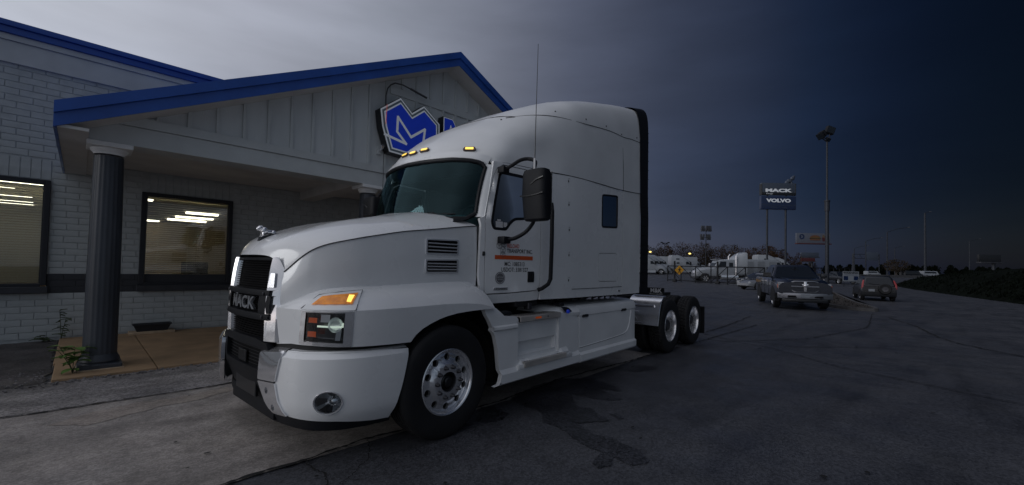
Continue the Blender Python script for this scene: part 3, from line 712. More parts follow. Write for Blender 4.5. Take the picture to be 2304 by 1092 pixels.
# check orientation: at the side the tangent is +x, normal (0,-1): outwards
# ---- hood
B = [(-1.178, .655, 1.19), (-1.11, .39, 1.19), (-1.0, .20, 1.19), (-.85, .085, 1.19), (-.6, .02, 1.195), (-.3, 0, 1.2), (0, 0, 1.205), (.3, 0, 1.195), (.50, 0, 1.165), (.62, 0, 1.13)]
A = [(-1.155, .69, 1.205), (-1.05, .58, 1.27), (-.92, .47, 1.335), (-.72, .385, 1.36), (-.5, .345, 1.365), (-.25, .315, 1.375), (0, .30, 1.385), (.3, .285, 1.395), (.50, .275, 1.385), (.60, .27, 1.35)]
Cc = [(-1.127, .706, 1.469), (-1.03, .55, 1.615), (-.92, .47, 1.69), (-.72, .385, 1.75), (-.5, .345, 1.80), (-.25, .315, 1.85), (0, .297, 1.885), (.3, .284, 1.93), (.5, .275, 1.958), (.6, .27, 1.97)]
K = [(-1.245, 1.22, 1.605), (-1.20, 1.22, 1.685), (-1.09, 1.22, 1.77), (-.86, 1.22, 1.86), (-.6, 1.22, 1.94), (-.33, 1.22, 2.0), (-.08, 1.22, 2.05), (.06, 1.22, 2.085), (.12, 1.22, 2.105), (.16, 1.22, 2.115)]
NS = 5
Bs, As, Cs, Ks = (spline(q, NS) for q in (B, A, Cc, K)); nsx = len(Bs)
def lerp(a, b, t): return a*(1-t)+b*t
hood = MB(); P1 = []
for t in [0, .03, .1, .25, .42, .6, .78, .92, 1]:
    row = []
    for i in range(nsx):
        p = lerp(Bs[i], As[i], t); p = p.copy(); p[2] += .045*sin(pi*t)*min(1, i/6)*(1-t*.5); row.append(p)
    P1.append(row)
for t in [.03, .12, .3, .5, .7, .88, .97, 1]:
    row = []
    for i in range(nsx):
        p = lerp(As[i], Cs[i], t); b_ = .012*sin(pi*t); p = p+np.array([-b_*(1 if i < 8 else .2), -b_, 0]); row.append(p)
    P1.append(row)
hood.grid([[P1[i][j] for j in range(nsx)] for i in range(len(P1))])
P2 = []
for tau in [.0, .008, .03, .07, .13, .2, .3, .42, .56, .7, .85, 1]:
    row = []
    for i in range(nsx):
        s_ = i/(nsx-1); c, k = Cs[i], Ks[i]; p_ = 6.5-2.9*min(1, s_*2)
        z = c[2]+(k[2]-c[2])*(1-(1-tau)**p_); x = c[0]+(k[0]-c[0])*(1-(1-tau)**1.9); y = c[1]+(k[1]-c[1])*tau
        # low raised ridges either side of the middle
        z += .018*math.exp(-((y-.78)/.09)**2)*min(1, s_*3)*(1-s_)**.3
        row.append(np.array([x, y, z+.004]))
    P2.append(row)
hood.grid(P2)
mirror(hood)
hd = hood.build('hood', 'white_paint', trk, angle=28, merge=.0022)
# fender face with headlamp opening, param (arc length, z)
ux = FS.ux; uy = FS.uy
hl = rnd([(uy(.375), 1.184), (uy(.093)+.0, 1.184), (uy(.098), .93), (uy(.398), .945)], .012, 2)
arch = [(ux(x), z) for x, z in [(-.38, .91), (-.335, .965), (-.27, 1.01), (-.19, 1.045), (-.09, 1.078), (0, 1.098), (.12, 1.115), (.28, 1.125), (.45, 1.128), (.64, 1.128)]]
outl = [(0, .905)]+[(uy(y), z) for y, z in ((.5, .925), (.3, .925), (.15, .92))]+[(ux(-.7), .915)]+arch
topz = lambda u: I(FS.pos(u).x, [b[0] for b in B], [b[2] for b in B])
k = 22
outl += [(u, topz(u)+.002) for u in [FS.L*(1-i/k)*.985 for i in range(1, k)]]+[(0, 1.192)]
def fsurf(u, z, o):
    p = FS.pos(u); n = FS.nrm(u); d = o-.012*((1.19-z)/.27)**2; return Vector((p.x+n.x*d, p.y+n.y*d, z))
fm = MB(); panel('', outl, fsurf, .03, None, None, holes=[hl], res=.06, mb=fm); pair(fm, 'fender', 'white_paint', trk, 40)
# seam between hood top and side
for sd in (0, 1):
    pts = [Vector(c)+Vector((-.003, -.004, .003)) for c in Cs]
    if sd: pts = [my(p) for p in pts]
    MB().tube(pts, .0042, 5).build('seam', 'seam', hd)
# rear step of hood side: cowl edge
# headlamps (near and far)
def lamp(sd):
    M_ = (lambda mb: [setattr(v, 'co', my(v.co)) for v in mb.bm.verts] and mb) if sd else (lambda mb: mb)
    u0, u1, u2, u3 = uy(.375), uy(.093), uy(.098), uy(.398)
    def q(a, b, o): # a,b in 0..1
        ub = u3+(u2-u3)*a; ut = u0+(u1-u0)*a; return fsurf(ub+(ut-ub)*b, .945+(1.184-.945)*b-.013*a*(1-b), o)
    mb = MB(); rows = [[q(a, b, -.075) for b in np.linspace(0, 1, 5)] for a in np.linspace(0, 1, 7)]; mb.grid(rows)
    for e in (0, 1):
        mb.grid([[q(e, b, o) for b in np.linspace(0, 1, 4)] for o in (.0, -.075)]); mb.grid([[q(a, e, o) for a in np.linspace(0, 1, 7)] for o in (.0, -.075)])
    h = M_(mb).build('headlight', 'headlamp_black', trk)
    # bezel
    mb = MB(); ins = .045
    ring = lambda i0, i1, j0, j1, o: [q(i0, j0, o), q(i1, j0, o), q(i1, j1, o), q(i0, j1, o)]
    def strip(a0, a1, b0, b1, n=8):
        mb.grid([[q(a, b, .006) for b in (b0, b1)] for a in np.linspace(a0, a1, n)]); mb.grid([[q(a, b1 if b0 < .3 else b0, o) for o in (.006, -.02)] for a in np.linspace(a0, a1, n)])
    strip(-.02, 1.02, -.05, .045); strip(-.02, 1.02, .97, 1.01)
    def vs_(a0, a1):
        mb.grid([[q(a, b, .006) for a in (a0, a1)] for b in np.linspace(-.05, 1.01, 5)])
    vs_(-.03, .085); vs_(.88, 1.04)
    M_(mb).build('bezel', 'chrome', h)
    for b0, b1 in ((.64, .80), (.20, .37)):
        mb = MB(); mb.grid([[q(a, b, -.012) for b in (b0, b1)] for a in (.13, .32)]); mb.grid([[q(a, b0, o) for o in (-.012, -.03)] for a in (.13, .32)]); M_(mb).build('reflector', 'orange_reflector', h)
    c = q(.70, .62, -.05); n = FS.nrm(uy(.2))
    mb = MB(); rows = []
    for i, (r, o) in enumerate([(.012, -.05), (.03, -.045), (.048, -.03), (.056, -.012)]):
        rows.append([q(.70+r*cos(t_)*2.6, .60+r*sin(t_)*4.2, o) for t_ in np.linspace(0, 2*pi, 17)[:-1]])
    V = mb.grid(rows, close_v=True); mb.bm.faces.new(V[0]); M_(mb).build('projector', 'lamp_reflector', h)
    mb = MB(); mb.grid([[q(a, b, -.03) for b in (.50, .56)] for a in np.linspace(.30, .82, 5)]); M_(mb).build('light_guide', 'lamp_glow', h)
    mb = MB(); mb.grid([[q(a, b, -.02) for b in (.52, .66)] for a in (.82, .86)]); M_(mb).build('light_spot', 'lamp_glow', h)
    mb = MB(); mb.grid([[q(a, b, -.035) for b in (.66, .90)] for a in (.36, .56)]); M_(mb).build('facet', 'lamp_reflector', h)
    mb = MB(); mb.grid([[q(a+b*.06, b, -.02) for b in (.12, .45)] for a in (.70, .80)]); M_(mb).build('facet', 'lamp_reflector', h)
    mb = MB(); mb.grid([[q(a, b, -.004) for b in np.linspace(.04, .97, 4)] for a in np.linspace(.08, .885, 8)]); M_(mb).build('lens', 'lens', h)
    # amber turn lamp on the sloping band above
    def band(x, t, o):
        i = I(x, [a[0] for a in Bs], list(range(nsx))); i0 = min(nsx-2, int(i)); f = i-i0
        b_ = lerp(Bs[i0], Bs[i0+1], f); a_ = lerp(As[i0], As[i0+1], f); p = lerp(b_, a_, t); p[2] += .045*sin(pi*t)*(1-t*.5)*min(1, i/6)+o; p[1] -= o*.7; return Vector(p)
    def bandq(p00, p10, p11, p01, o, n=6):
        # bilinear in (x,t)
        return [[band(*(lerp(lerp(np.array(p00), np.array(p10), a), lerp(np.array(p01), np.array(p11), a), b)), o) for b in np.linspace(0, 1, 4)] for a in np.linspace(0, 1, n)]
    mb = MB(); mb.grid(bandq((-1.115, .0), (-.845, .0), (-.775, .66), (-1.03, .56), .007)); o_ = M_(mb).build('lamp_surround', 'white_paint', trk)
    edge = [band(x, t, .008) for x, t in [(-1.115, .02), (-1.03, .56), (-.93, .60), (-.775, .66), (-.845, .0)]]
    if sd: edge = [my(p) for p in edge]
    MB().tube(edge, .003, 5).build('gap', 'seam', o_)
    mb = MB(); mb.grid(bandq((-1.075, .14), (-.865, .14), (-.815, .50), (-1.02, .43), .011, 8)); M_(mb).build('turn_lamp', 'amber', o_)
    mb = MB(); mb.grid(bandq((-.90, .20), (-.875, .18), (-.845, .40), (-.88, .42), .013, 3)); M_(mb).build('bulb_glow', 'amber_glow', o_)
lamp(0); lamp(1)
# side vents in the hood
def hs(x, z, o):
    y = I(x, [-.92, -.72, -.5, -.25, 0, .3, .6], [.47, .385, .345, .315, .30, .285, .27]); return Vector((x, y-.012-o, z))
for sd in (0, 1):
    f = (lambda x, z, o: my(hs(x, z, o))) if sd else hs
    for z0, z1 in ((1.655, 1.80), (1.475, 1.605)):
        ol = rnd([(-.045, z0), (.345, z0+.003), (.345, z1+.01), (-.045, z1)], .015, 2)
        ins = rnd([(-.03, z0+.013), (.33, z0+.016), (.33, z1-.003), (-.03, z1-.012)], .01, 2)
        v = panel('hood_vent', ol, lambda x, z, o: f(x, z, o+.012), .014, 'bright_trim', trk, holes=[ins], res=.08)
        panel('vent_mesh', ins, lambda x, z, o: f(x, z, o+.004), 0, 'mesh_black', v, res=.1)
        n = 3
        for i in range(n):
            zz = z0+.022+(z1-z0-.045)*(i+.5)/n
            mb = MB(); rows = []
            for x in (-.028, .1, .2, .328): rows.append([f(x, zz+.008, .004), f(x, zz+.004, .02), f(x, zz-.003, .02), f(x, zz-.008, .006)])
            mb.grid(rows); mb.build('louvre', 'bright_trim', v)
    mb = MB(); mb.grid([[f(x, z, .001) for z in (1.44, 1.98)] for x in (.592, .612)])
    mb.build('cowl_gap', 'seam', trk)
# ---- grille
def G(y, z, o=0):
    d = abs(y-CY); x = -1.252+.055*(d/.53)**2; x += .02*(1.25-z)**2*0 + (0.05*((z-.9)/.7)**3); return Vector((x-o, y, z))
gp_ = MB(); gp_.grid([[G(y, z, -.05) for z in (.92, 1.1, 1.3, 1.45, 1.585)] for y in np.linspace(.74, 1.70, 13)]); gr = gp_.build('grille', 'mesh_black', trk)
def gbar(z0, z1, y0, y1, o, th, m_, nm, par=None, slope_=0, taper=0):
    mb = MB(); rows = []
    for y in np.linspace(y0, y1, 13):
        rows.append([G(y, z0, o-th), G(y, z0, o), G(y, (z0+z1)/2, o+.004), G(y, z1, o), G(y, z1, o-th)])
    mb.grid(rows); return mb.build(nm, m_, par or gr, 25)
for i in range(13): z = 1.325+.0195*i; gbar(z, z+.007, .765, 1.675, -.018, .02, 'mesh_black', 'slat')
for i in range(8): z = .935+.0195*i; gbar(z, z+.007, .80, 1.64, -.018, .02, 'mesh_black', 'slat')
gbar(1.278, 1.322, .725, 1.715, .028, .06, 'black_plastic', 'cross_bar'); gbar(1.085, 1.135, .72, 1.72, .028, .06, 'black_plastic', 'cross_bar')
gbar(1.562, 1.588, .765, 1.675, -.004, .04, 'black_plastic', 'cross_bar')
for y0, y1 in ((.715, .88), (1.56, 1.725)): gbar(1.137, 1.276, y0, y1, .022, .05, 'black_plastic', 'side_block')
for y in (.80, 1.64):
    for z in (1.295, 1.11): MB().lathe([(.0, -.004), (.012, -.004), (.014, 0)], axis='x', c=G(y, z, .036), n=12).build('bolt', 'steel_dark', gr)
for i in range(7): z = 1.15+.0175*i; gbar(z, z+.006, .885, 1.555, -.02, .015, 'black_plastic', 'slat')
def gl_(x, y, o):
    p = G(CY-x, 1.205+y, .012+o); return p
text('lettering', 'MACK', .145, gl_, 'chrome', gr, extrude=.010, offset=.003, sx=1.26)
# chrome surrounds on both sides
for sd in (0, 1):
    fl = (lambda p: my(p)) if sd else (lambda p: Vector(p))
    def cpatch(pts, nm, m_='chrome'):
        mb = MB(); vs = [mb.bm.verts.new(fl(Vector(p))) for p in pts]
        for i in range(1, len(vs)-1): mb.bm.faces.new((vs[0], vs[i], vs[i+1]))
        mb.build(nm, m_, gr, 5)
    Z = [1.588, 1.53, 1.472, 1.33, 1.21, 1.10, .92]; oy = [.745, .722, .703, .699, .690, .662, .655]; ox = [-1.172, -1.15, -1.129, -1.145, -1.160, -1.178, -1.182]
    rows = []
    for z, y2, x2 in zip(Z, oy, ox):
        gxx = G(.79, z).x; rows.append([fl(Vector((gxx+.03, .82, z))), fl(Vector((gxx-.006, .80, z))), fl(Vector((gxx-.022, .772, z))), fl(Vector((x2-.012, y2+.012, z))), fl(Vector((x2+.012, y2-.008, z)))])
    mb = MB(); mb.grid(rows); mb.build('chrome_surround', 'chrome', gr, 12)
    for z0, z1 in ((1.345, 1.46), (.955, 1.07)):
        mb = MB(); mb.prism(rnd([(0, 0), (.052, 0), (.046, z1-z0), (.008, z1-z0)], .006, 2), .008, lambda q: fl(Vector((G(.77, z0+q.y).x-.018+q.x*.55-q.z, .768-q.x, z0+q.y)))); mb.build('inner_facet', 'bright_trim', gr, 20)
# bulldog ornament on the nose
orn = MB(); Rz_ = Matrix.Translation(Vector((-1.045, CY, 1.80)))
def blob(mb, c, r, n=10):
    rr = bmesh.ops.create_uvsphere(mb.bm, u_segments=n, v_segments=n//2+2, radius=1)
    for v in rr['verts']: v.co = Vector((v.co.x*r[0]+c[0], v.co.y*r[1]+c[1], v.co.z*r[2]+c[2]))
def rel(x, y, z): return (-1.075+x*.8, CY+y*.8, 1.772+z*.8)
blob(orn, rel(.0, 0, .055), (.05, .021, .021)); blob(orn, rel(-.045, 0, .065), (.034, .033, .036)); blob(orn, rel(-.085, 0, .092), (.026, .025, .024)); blob(orn, rel(-.108, 0, .084), (.015, .018, .014)); blob(orn, rel(.05, 0, .048), (.026, .027, .025))
for sx, sy in ((-.055, .024), (-.055, -.024), (.055, .02), (.055, -.02)): orn.tube([rel(sx, sy, .05), rel(sx+.006 if sx > 0 else sx-.008, sy*1.2, .025), rel(sx-.004, sy*1.2, .003)], [.012, .009, .008], 6); blob(orn, rel(sx-.012, sy*1.2, .004), (.013, .008, .006), 6)
blob(orn, rel(-.075, .02, .112), (.008, .006, .010), 6); blob(orn, rel(-.075, -.02, .112), (.008, .006, .010), 6)
orn.build('bulldog_ornament', 'chrome', trk, 60)
mb = MB(); mb.grid([[(-1.165, CY-.03, 1.70), (-1.165, CY+.03, 1.70)], [(-1.14, CY-.035, 1.772), (-1.14, CY+.035, 1.772)], [(-.97, CY-.035, 1.822), (-.97, CY+.035, 1.822)]]); mb.grid([[(-1.165, CY-.03, 1.70), (-1.14, CY-.035, 1.772), (-.97, CY-.035, 1.822)], [(-1.14, CY-.045, 1.68), (-1.11, CY-.05, 1.74), (-.97, CY-.045, 1.79)]]); mb.build('ornament_base', 'black_satin', trk)
# ---- bumper
BP = Plan([(-1.27, .80), (-1.25, .68), (-1.21, .48), (-1.14, .30), (-1.0, .15), (-.8, .05), (-.55, .005), (-.38, .0), (-.25, 0)])
def bs_(u, z, o):
    p = BP.pos(u); n = BP.nrm(u); d = o-.012*((z-.68)/.2)**2*(1 if z > .68 else .8)-(.035*(max(0, z-.845)/.03) if z > .845 else 0)-(.05*max(0, .42-z)/.1)
    return Vector((p.x+n.x*d, p.y+n.y*d, z))
by = BP.uy; bx_ = BP.ux
fog = [(bx_(-1.003)+.098*cos(a)+.0, .517+.082*sin(a)) for a in np.linspace(0, 2*pi, 29)[:-1]]
bo = [(by(.475), .878), (by(.545)-.0, .66), (by(.50), .50), (by(.425), .392), (by(.24), .376), (bx_(-.95), .362), (bx_(-.83), .343), (bx_(-.68), .322), (bx_(-.535), .312), (bx_(-.46), .58), (bx_(-.395), .862), (bx_(-.6), .872), (bx_(-.8), .88), (bx_(-.95), .885)]
bm_ = MB(); panel('', bo, bs_, .03, None, None, holes=[fog], res=.055, mb=bm_)
# rolled top edge
us = np.linspace(by(.475), bx_(-.40), 26); bm_.grid([[bs_(u, .872, 0) for u in us], [bs_(u, .885, -.03) for u in us], [bs_(u, .882, -.16) for u in us]])
bmp, _b2 = pair(bm_, 'bumper_end', 'white_paint', trk, 32)
for sd in (0, 1):
    fl = (lambda p: my(p)) if sd else (lambda p: Vector(p))
    uc = bx_(-1.003)
    def fg(r, a, o): return fl(bs_(uc+.098*r*cos(a), .517+.082*r*sin(a), o))
    an = np.linspace(0, 2*pi, 29)[:-1]
    mb = MB(); mb.grid([[fg(r, a, o) for a in an] for r, o in ((1.10, .003), (1.06, .010), (.97, .008), (.9, -.01))], close_v=True); fo = mb.build('fog_lamp', 'chrome', bmp)
    mb = MB(); rows = []
    for r, o in ((.93, -.005), (.8, -.03), (.6, -.055), (.35, -.075)): rows.append([fl(bs_(uc+.03*(1-r)+.098*r*cos(a), .517+.01*(1-r)+.082*r*sin(a), o)) for a in an])
    V = mb.grid(rows, close_v=True); mb.bm.faces.new(V[-1]); mb.build('fog_reflector', 'lamp_reflector', fo, 12)
    for k, (a0, a1) in enumerate(((2.6, 3.5), (3.9, 5.0), (1.0, 1.7))):
        mb = MB(); mb.grid([[fl(bs_(uc+.03*(1-r)+.098*r*cos(a), .517+.082*r*sin(a), o+.006)) for a in np.linspace(a0, a1, 5)] for r, o in ((.9, -.01), (.38, -.07))]); mb.build('facet', 'steel_dark' if k != 1 else 'headlamp_black', fo)
    mb = MB(); mb.grid([[fl(bs_(uc+.04+.098*r*cos(a), .517+.082*r*sin(a), o)) for a in an] for r, o in ((.36, -.07), (.34, -.02), (.2, -.012), (.02, -.01))], close_v=True); mb.build('lens', 'chrome', fo)
    mb = MB(); mb.grid([[fg(r, a, o) for a in an] for r, o in ((.9, .002), (.5, .006), (.02, .008))], close_v=True); mb.build('glass_cover', 'lens', fo)
    # chrome corners: upper and lower
    def cs(u, z, o): return fl(bs_(u, z, o+.016))
    up = [(by(.745), .845), (by(.48), .872), (by(.53), .645), (by(.755), .635)]
    c1 = panel('chrome_panel', rnd(up, .012, 2), cs, .03, 'chrome', bmp, res=.06)
    mb = MB(); mb.grid([[cs(by(.745), .845, 0), cs(by(.48), .872, 0)], [cs(by(.73), .885, -.06), cs(by(.50), .89, -.05)], [cs(by(.70), .895, -.16), cs(by(.52), .895, -.14)]]); mb.build('chrome_top', 'chrome', bmp)
    lo = [(by(.755), .625), (by(.535), .635), (by(.50), .50), (by(.425), .395), (by(.575), .395), (by(.66), .47)]
    holes = [ell(by(.635), .565, .021, .025, 14), ell(by(.56), .445, .021, .025, 14)]
    panel('chrome_panel', rnd(lo, .012, 2), cs, .03, 'chrome', bmp, holes=holes, res=.05)
    for (cy_, cz_) in ((.635, .565), (.56, .445)): panel('sensor', ell(by(cy_), cz_, .021, .025, 14), lambda u, z, o: cs(u, z, o-.02), 0, 'headlamp_black', bmp, res=.05)
def cb(y, z, o=0): # centre bumper surface
    d = abs(y-CY); return Vector((-1.262+.02*(d/.45)**2+(.10*max(0, .66-z)/.25)-o, y, z))
mid = MB(); panel('', [(.74, .66), (.69, .87), (.72, .905), (.9, .93), (1.54, .93), (1.72, .905), (1.75, .87), (1.70, .66), (1.78, .385), (.66, .385)], lambda y, z, o: cb(y, z, o), .05, None, None, holes=[rnd([(.80, .69), (.80, .86), (1.64, .86), (1.64, .69)], .03, 3)], res=.09, mb=mid); mid.build('bumper_centre', 'black_plastic', bmp, 40)
mb = MB(); mb.grid([[cb(y, z, -.04) for z in (.68, .87)] for y in np.linspace(.78, 1.66, 7)]); mb.build('intake_mesh', 'mesh_black', bmp)
for i in range(6): zz = .705+.027*i; mb = MB(); mb.grid([[cb(y, zz, -.03), cb(y, zz+.006, -.03)] for y in np.linspace(.80, 1.64, 7)]); mb.build('slat', 'black_satin', bmp)
mb = MB(); mb.box((-1.25, 1.13, .70), (-1.235, 1.31, .80), .006); mb.build('tow_cover', 'black_satin', bmp)
mb = MB(); mb.box((-1.215, .98, .43), (-1.19, 1.46, .60), .006); mb.build('plate_holder', 'steel_dark' if 0 else 'black_satin', bmp)
# black valance under bumper and gap above bumper
mb = MB(); us = np.linspace(by(.78), bx_(-.5), 26); mb.grid([[bs_(u, .42, -.09) for u in us], [bs_(u, .40, -.075)+Vector((0, 0, -.07)) for u in us], [bs_(u, .40, -.10)+Vector((0, 0, -.13)) for u in us], [bs_(u, .40, -.35)+Vector((0, 0, -.13)) for u in us]]); pair(mb, 'valance', 'black_plastic', bmp)
mb = MB(); us = np.linspace(by(.78), bx_(-.36), 26); mb.grid([[bs_(u, .86, -.06)for u in us], [bs_(u, .86, -.07)+Vector((0, 0, .09)) for u in us]]); pair(mb, 'gap_liner', 'underbody', bmp)
mb = MB(); mb.box((-1.08, .80, .42), (-.5, 1.64, 1.5)); mb.box((-.5, .75, .6), (.55, 1.69, 1.8)); mb.box((-.95, .36, .45), (-.68, 2.08, .9)); mb.build('engine_bay', 'underbody', trk)
# wheel arch liner
mb = MB(); rows = []
for a in np.linspace(-.25, pi+.05, 15): rows.append([(.04-.68*cos(a)*.98, y, .5+.60*sin(a)) for y in (.09, .85)])
mb.grid(rows); pair(mb, 'arch_liner', 'underbody', trk)
MB().box((-1.165, .72, .285), (-.9, 1.72, .43), .02).build('valance', 'black_plastic', bmp)
# ---- cab
Ysx = [.45, .65, 1.0, 1.45, 1.6, 2.0, 4.3]; Ysy = [.26, .215, .15, .08, .06, .03, .03]
def Sy(x, z):
    t = .05*max(0, z-2.0)/.7*(1 if x < 1.7 else max(0, 1-(x-1.7)/.6))
    return I(x, Ysx, Ysy)+t+.05*max(0, 1.27-z)**2*20*0
def SN(x, z, o): return Vector((x, Sy(x, z)-o+(.02*max(0, 1.26-z)/.09 if x < 1.46 else 0), z))
def SF(x, z, o): return my(SN(x, z, o))
door = [(.674, 1.29), (.674, 1.53), (.675, 1.69), (.675, 1.90), (.672, 2.04), (.722, 2.267), (.80, 2.53), (.85, 2.62), (.93, 2.668), (1.20, 2.672), (1.458, 2.668), (1.456, 1.9), (1.456, 1.5), (1.455, 1.37), (1.43, 1.305), (1.39, 1.287), (1.0, 1.268), (.694, 1.262)]
dwin = rnd([(.87, 2.605), (1.40, 2.60), (1.40, 2.14), (1.20, 2.085), (1.07, 2.072), (1.0, 2.02), (.945, 1.945), (.765, 1.945), (.735, 2.02), (.79, 2.277)], [.05, .05, .05, .03, .04, .04, .03, .04, .03, .05])
def grow(poly, d): return inset(poly, -d)
sglass = inset(dwin, .03)
cowl = [(.615, 1.99), (.60, 1.45), (.64, 1.17), (.80, 1.155), (1.26, 1.165), (1.447, 1.175), (1.447, 1.28), (1.43, 1.293), (1.39, 1.276), (1.0, 1.257), (.684, 1.25), (.664, 1.285), (.664, 1.53), (.665, 1.9), (.662, 2.045), (.712, 2.27), (.79, 2.535), (.842, 2.63), (.93, 2.68), (1.2, 2.682), (1.447, 2.68), (1.447, 2.705), (1.0, 2.705), (.80, 2.70), (.785, 2.62), (.73, 2.37), (.66, 2.08), (.60, 2.05)]
slp = [(1.466, 1.176), (3.468, 1.168), (3.468, 2.745), (2.05, 2.728), (1.7, 2.71), (1.466, 2.705)]
swin = rnd([(2.815, 2.13), (3.30, 2.16), (3.30, 2.655), (2.815, 2.61)], .05)
lug = rnd([(2.735, 1.372), (3.32, 1.366), (3.30, 1.79), (2.735, 1.77)], .06)
lugi = inset(lug, .007)
sl2 = [(3.478, 1.168), (4.09, 1.17), (4.10, 2.80), (3.478, 2.755)]
for sd, f in ((0, SN), (1, SF)):
    dr = panel('door', door, f, .03, 'white_paint', trk, holes=[dwin], res=.12, angle=40)
    panel('door_seal', dwin, lambda x, z, o: f(x, z, o+.002), .02, 'rubber_seal', dr, holes=[sglass], res=.12)
    panel('door_glass', sglass, lambda x, z, o: f(x, z, o-.006), 0, 'side_glass', dr, res=.15)
    panel('cowl_side', cowl, f, .03, 'white_paint', trk, res=.1, angle=40)
    panel('sleeper_side', slp, f, .03, 'white_paint', trk, holes=[swin, lug], res=.16)
    panel('luggage_door', lugi, f, .02, 'white_paint', trk, res=.11)
    panel('luggage_gap', lug, lambda x, z, o: f(x, z, o-.02), 0, 'seam', trk, res=.3)
    sw = panel('sleeper_window', swin, lambda x, z, o: f(x, z, o+.003), .02, 'rubber_seal', trk, holes=[inset(swin, .025)], res=.15)
    panel('window_glass', inset(swin, .025), lambda x, z, o: f(x, z, o-.004), 0, 'side_glass', sw, res=.2)
    panel('side_extender', sl2, f, .03, 'white_fairing', trk, res=.23)
    # inner lining so that gaps read dark
    mb = MB(); mb.grid([[f(x, z, -.045) for z in (1.2, 1.6, 1.9)] for x in (.66, .9, 1.2, 1.5, 1.7)]); mb.grid([[f(x, z, -.045) for z in (1.2, 2.0, 2.72)] for x in (1.50, 2.0, 2.8, 3.4, 4.08)]); mb.build('lining', 'underbody', trk)
    mb = MB(); mb.tube([f(2.07, 1.285, .003), f(2.7, 1.284, .003), f(3.46, 1.288, .003)], .0035, 5); mb.build('seam', 'seam', trk)
    # door handle, hinge, badges
    mb = MB(); mb.box((0, 0, 0), (.10, .012, .125), .006)
    for v in mb.bm.verts: v.co = f(1.262+v.co.x, 1.378+v.co.z, .010-v.co.y)
    h_ = mb.build('door_handle', 'black_satin', dr)
    mb = MB(); mb.box((0, 0, 0), (.035, .012, .09), .004)
    for v in mb.bm.verts: v.co = f(1.315+v.co.x, 1.395+v.co.z, .022-v.co.y)
    mb.build('lever', 'black_plastic', h_)
    mb = MB(); mb.box((0, 0, 0), (.028, .014, .045), .004)
    for v in mb.bm.verts: v.co = f(.635+v.co.x, 1.662+v.co.z, .012-v.co.y)
    mb.build('hinge', 'black_satin', dr)
    mb = MB(); mb.box((0, 0, 0), (.19, .006, .030), .003)
    for v in mb.bm.verts: v.co = f(.785+v.co.x, 1.296+v.co.z, .006-v.co.y)
    b_ = mb.build('badge', 'polished_alu', dr)
    if not sd: text('badge_lettering', 'ANTHEM', .026, lambda x, y, o: f(.88+x, 1.311+y, .008), 'decal_black', b_, extrude=0, sx=1.3)
    # fasteners / clips with small marks on the sleeper
    for z in (2.64, 2.34, 2.02, 1.70, 1.385):
        mb = MB(); mb.box((0, 0, 0), (.018, .006, .028), .003)
        for v in mb.bm.verts: v.co = f(1.985+v.co.x, z+v.co.z, .004-v.co.y)
        mb.build('clip', 'black_satin', trk)
        if not sd: text('clip_mark', 'LIFT', .022, lambda x, y, o: f(2.0+x, z+.045+y, .0025), 'decal_grey', trk, extrude=0)
    if not sd: mb = MB(); mb.box((0, 0, 0), (.08, .006, .03), .003); [setattr(v, 'co', f(3.33+v.co.x, 1.21+v.co.z, .005-v.co.y)) for v in mb.bm.verts]; mb.build('badge', 'polished_alu', trk)
# door lettering (near side)
def dt(cx_, cz_, sh=0): return lambda x, y, o: SN(cx_+x, cz_+y-.03*(x)*0, .0025+o*0)
dd = [o for o in trk.children if o.name.startswith('door')][0]
def fitw(txt, w_, h_, cx_, cz_, m_, off=.0, nm='lettering'):
    me = textmesh(txt, 1, 0, off); xs = [v.co.x for v in me.vertices]; ys = [v.co.y for v in me.vertices]; ax, bx2, ay, by2 = min(xs), max(xs), min(ys), max(ys)
    for v in me.vertices: v.co = SN(cx_+((v.co.x-ax)/(bx2-ax)-.5)*w_, cz_+((v.co.y-ay)/(by2-ay)-.5)*h_, .003)
    link(nm, me, m_, dd)
fitw('RELOAD', .17, .045, 1.045, 1.782, 'decal_red', .012); fitw('TRANSPORT INC.', .375, .043, 1.143, 1.728, 'decal_black', .012)
fitw('MC: 1085313', .285, .047, 1.07, 1.583, 'decal_black', .006); fitw('USDOT: 3381327', .385, .047, 1.075, 1.520, 'decal_black', .006)
mb = MB(); mb.grid([[SN(x, z, .003) for z in (1.631, 1.675)] for x in np.linspace(.795, 1.337, 5)]); mb.build('orange_stripe', 'decal_orange', dd)
def hexcube(cx_, cz_, r, m_):
    c = Vector((cx_, cz_)); pt = [c+Vector((r*cos(pi/6+k*pi/3), r*sin(pi/6+k*pi/3))) for k in range(6)]
    segs = [(pt[k], pt[(k+1) % 6]) for k in range(6)]+[(c, pt[k]) for k in (0, 2, 4)]
    mb = MB()
    for a, b in segs:
        t_ = (b-a).normalized(); n_ = Vector((-t_.y, t_.x))*.0022; mb.grid([[SN(*(a-n_), .003), SN(*(a+n_), .003)], [SN(*(b-n_), .003), SN(*(b+n_), .003)]])
    mb.build('cube_logo', m_, dd)
for cx_, cz_, r, m_ in ((.848, 1.778, .036, 'decal_grey'), (.90, 1.735, .036, 'decal_grey'), (.915, 1.79, .030, 'decal_grey'), (.90, 1.685, .034, 'decal_grey')): hexcube(cx_, cz_, r, m_)
for r0, r1, m_ in ((.066, .0, 'decal_grey'), (.058, .0, 'sticker_white'), (.052, 0, 'decal_grey')):
    an = np.linspace(0, 2*pi, 29)[:-1]; mb = MB(); V = mb.grid([[SN(.87+r*cos(a), 1.428+r*sin(a), .003+.0006*(.07-r0)*100) for a in an] for r in (r0, r0*.5, .001)], close_v=True); mb.build('round_badge', m_, dd)
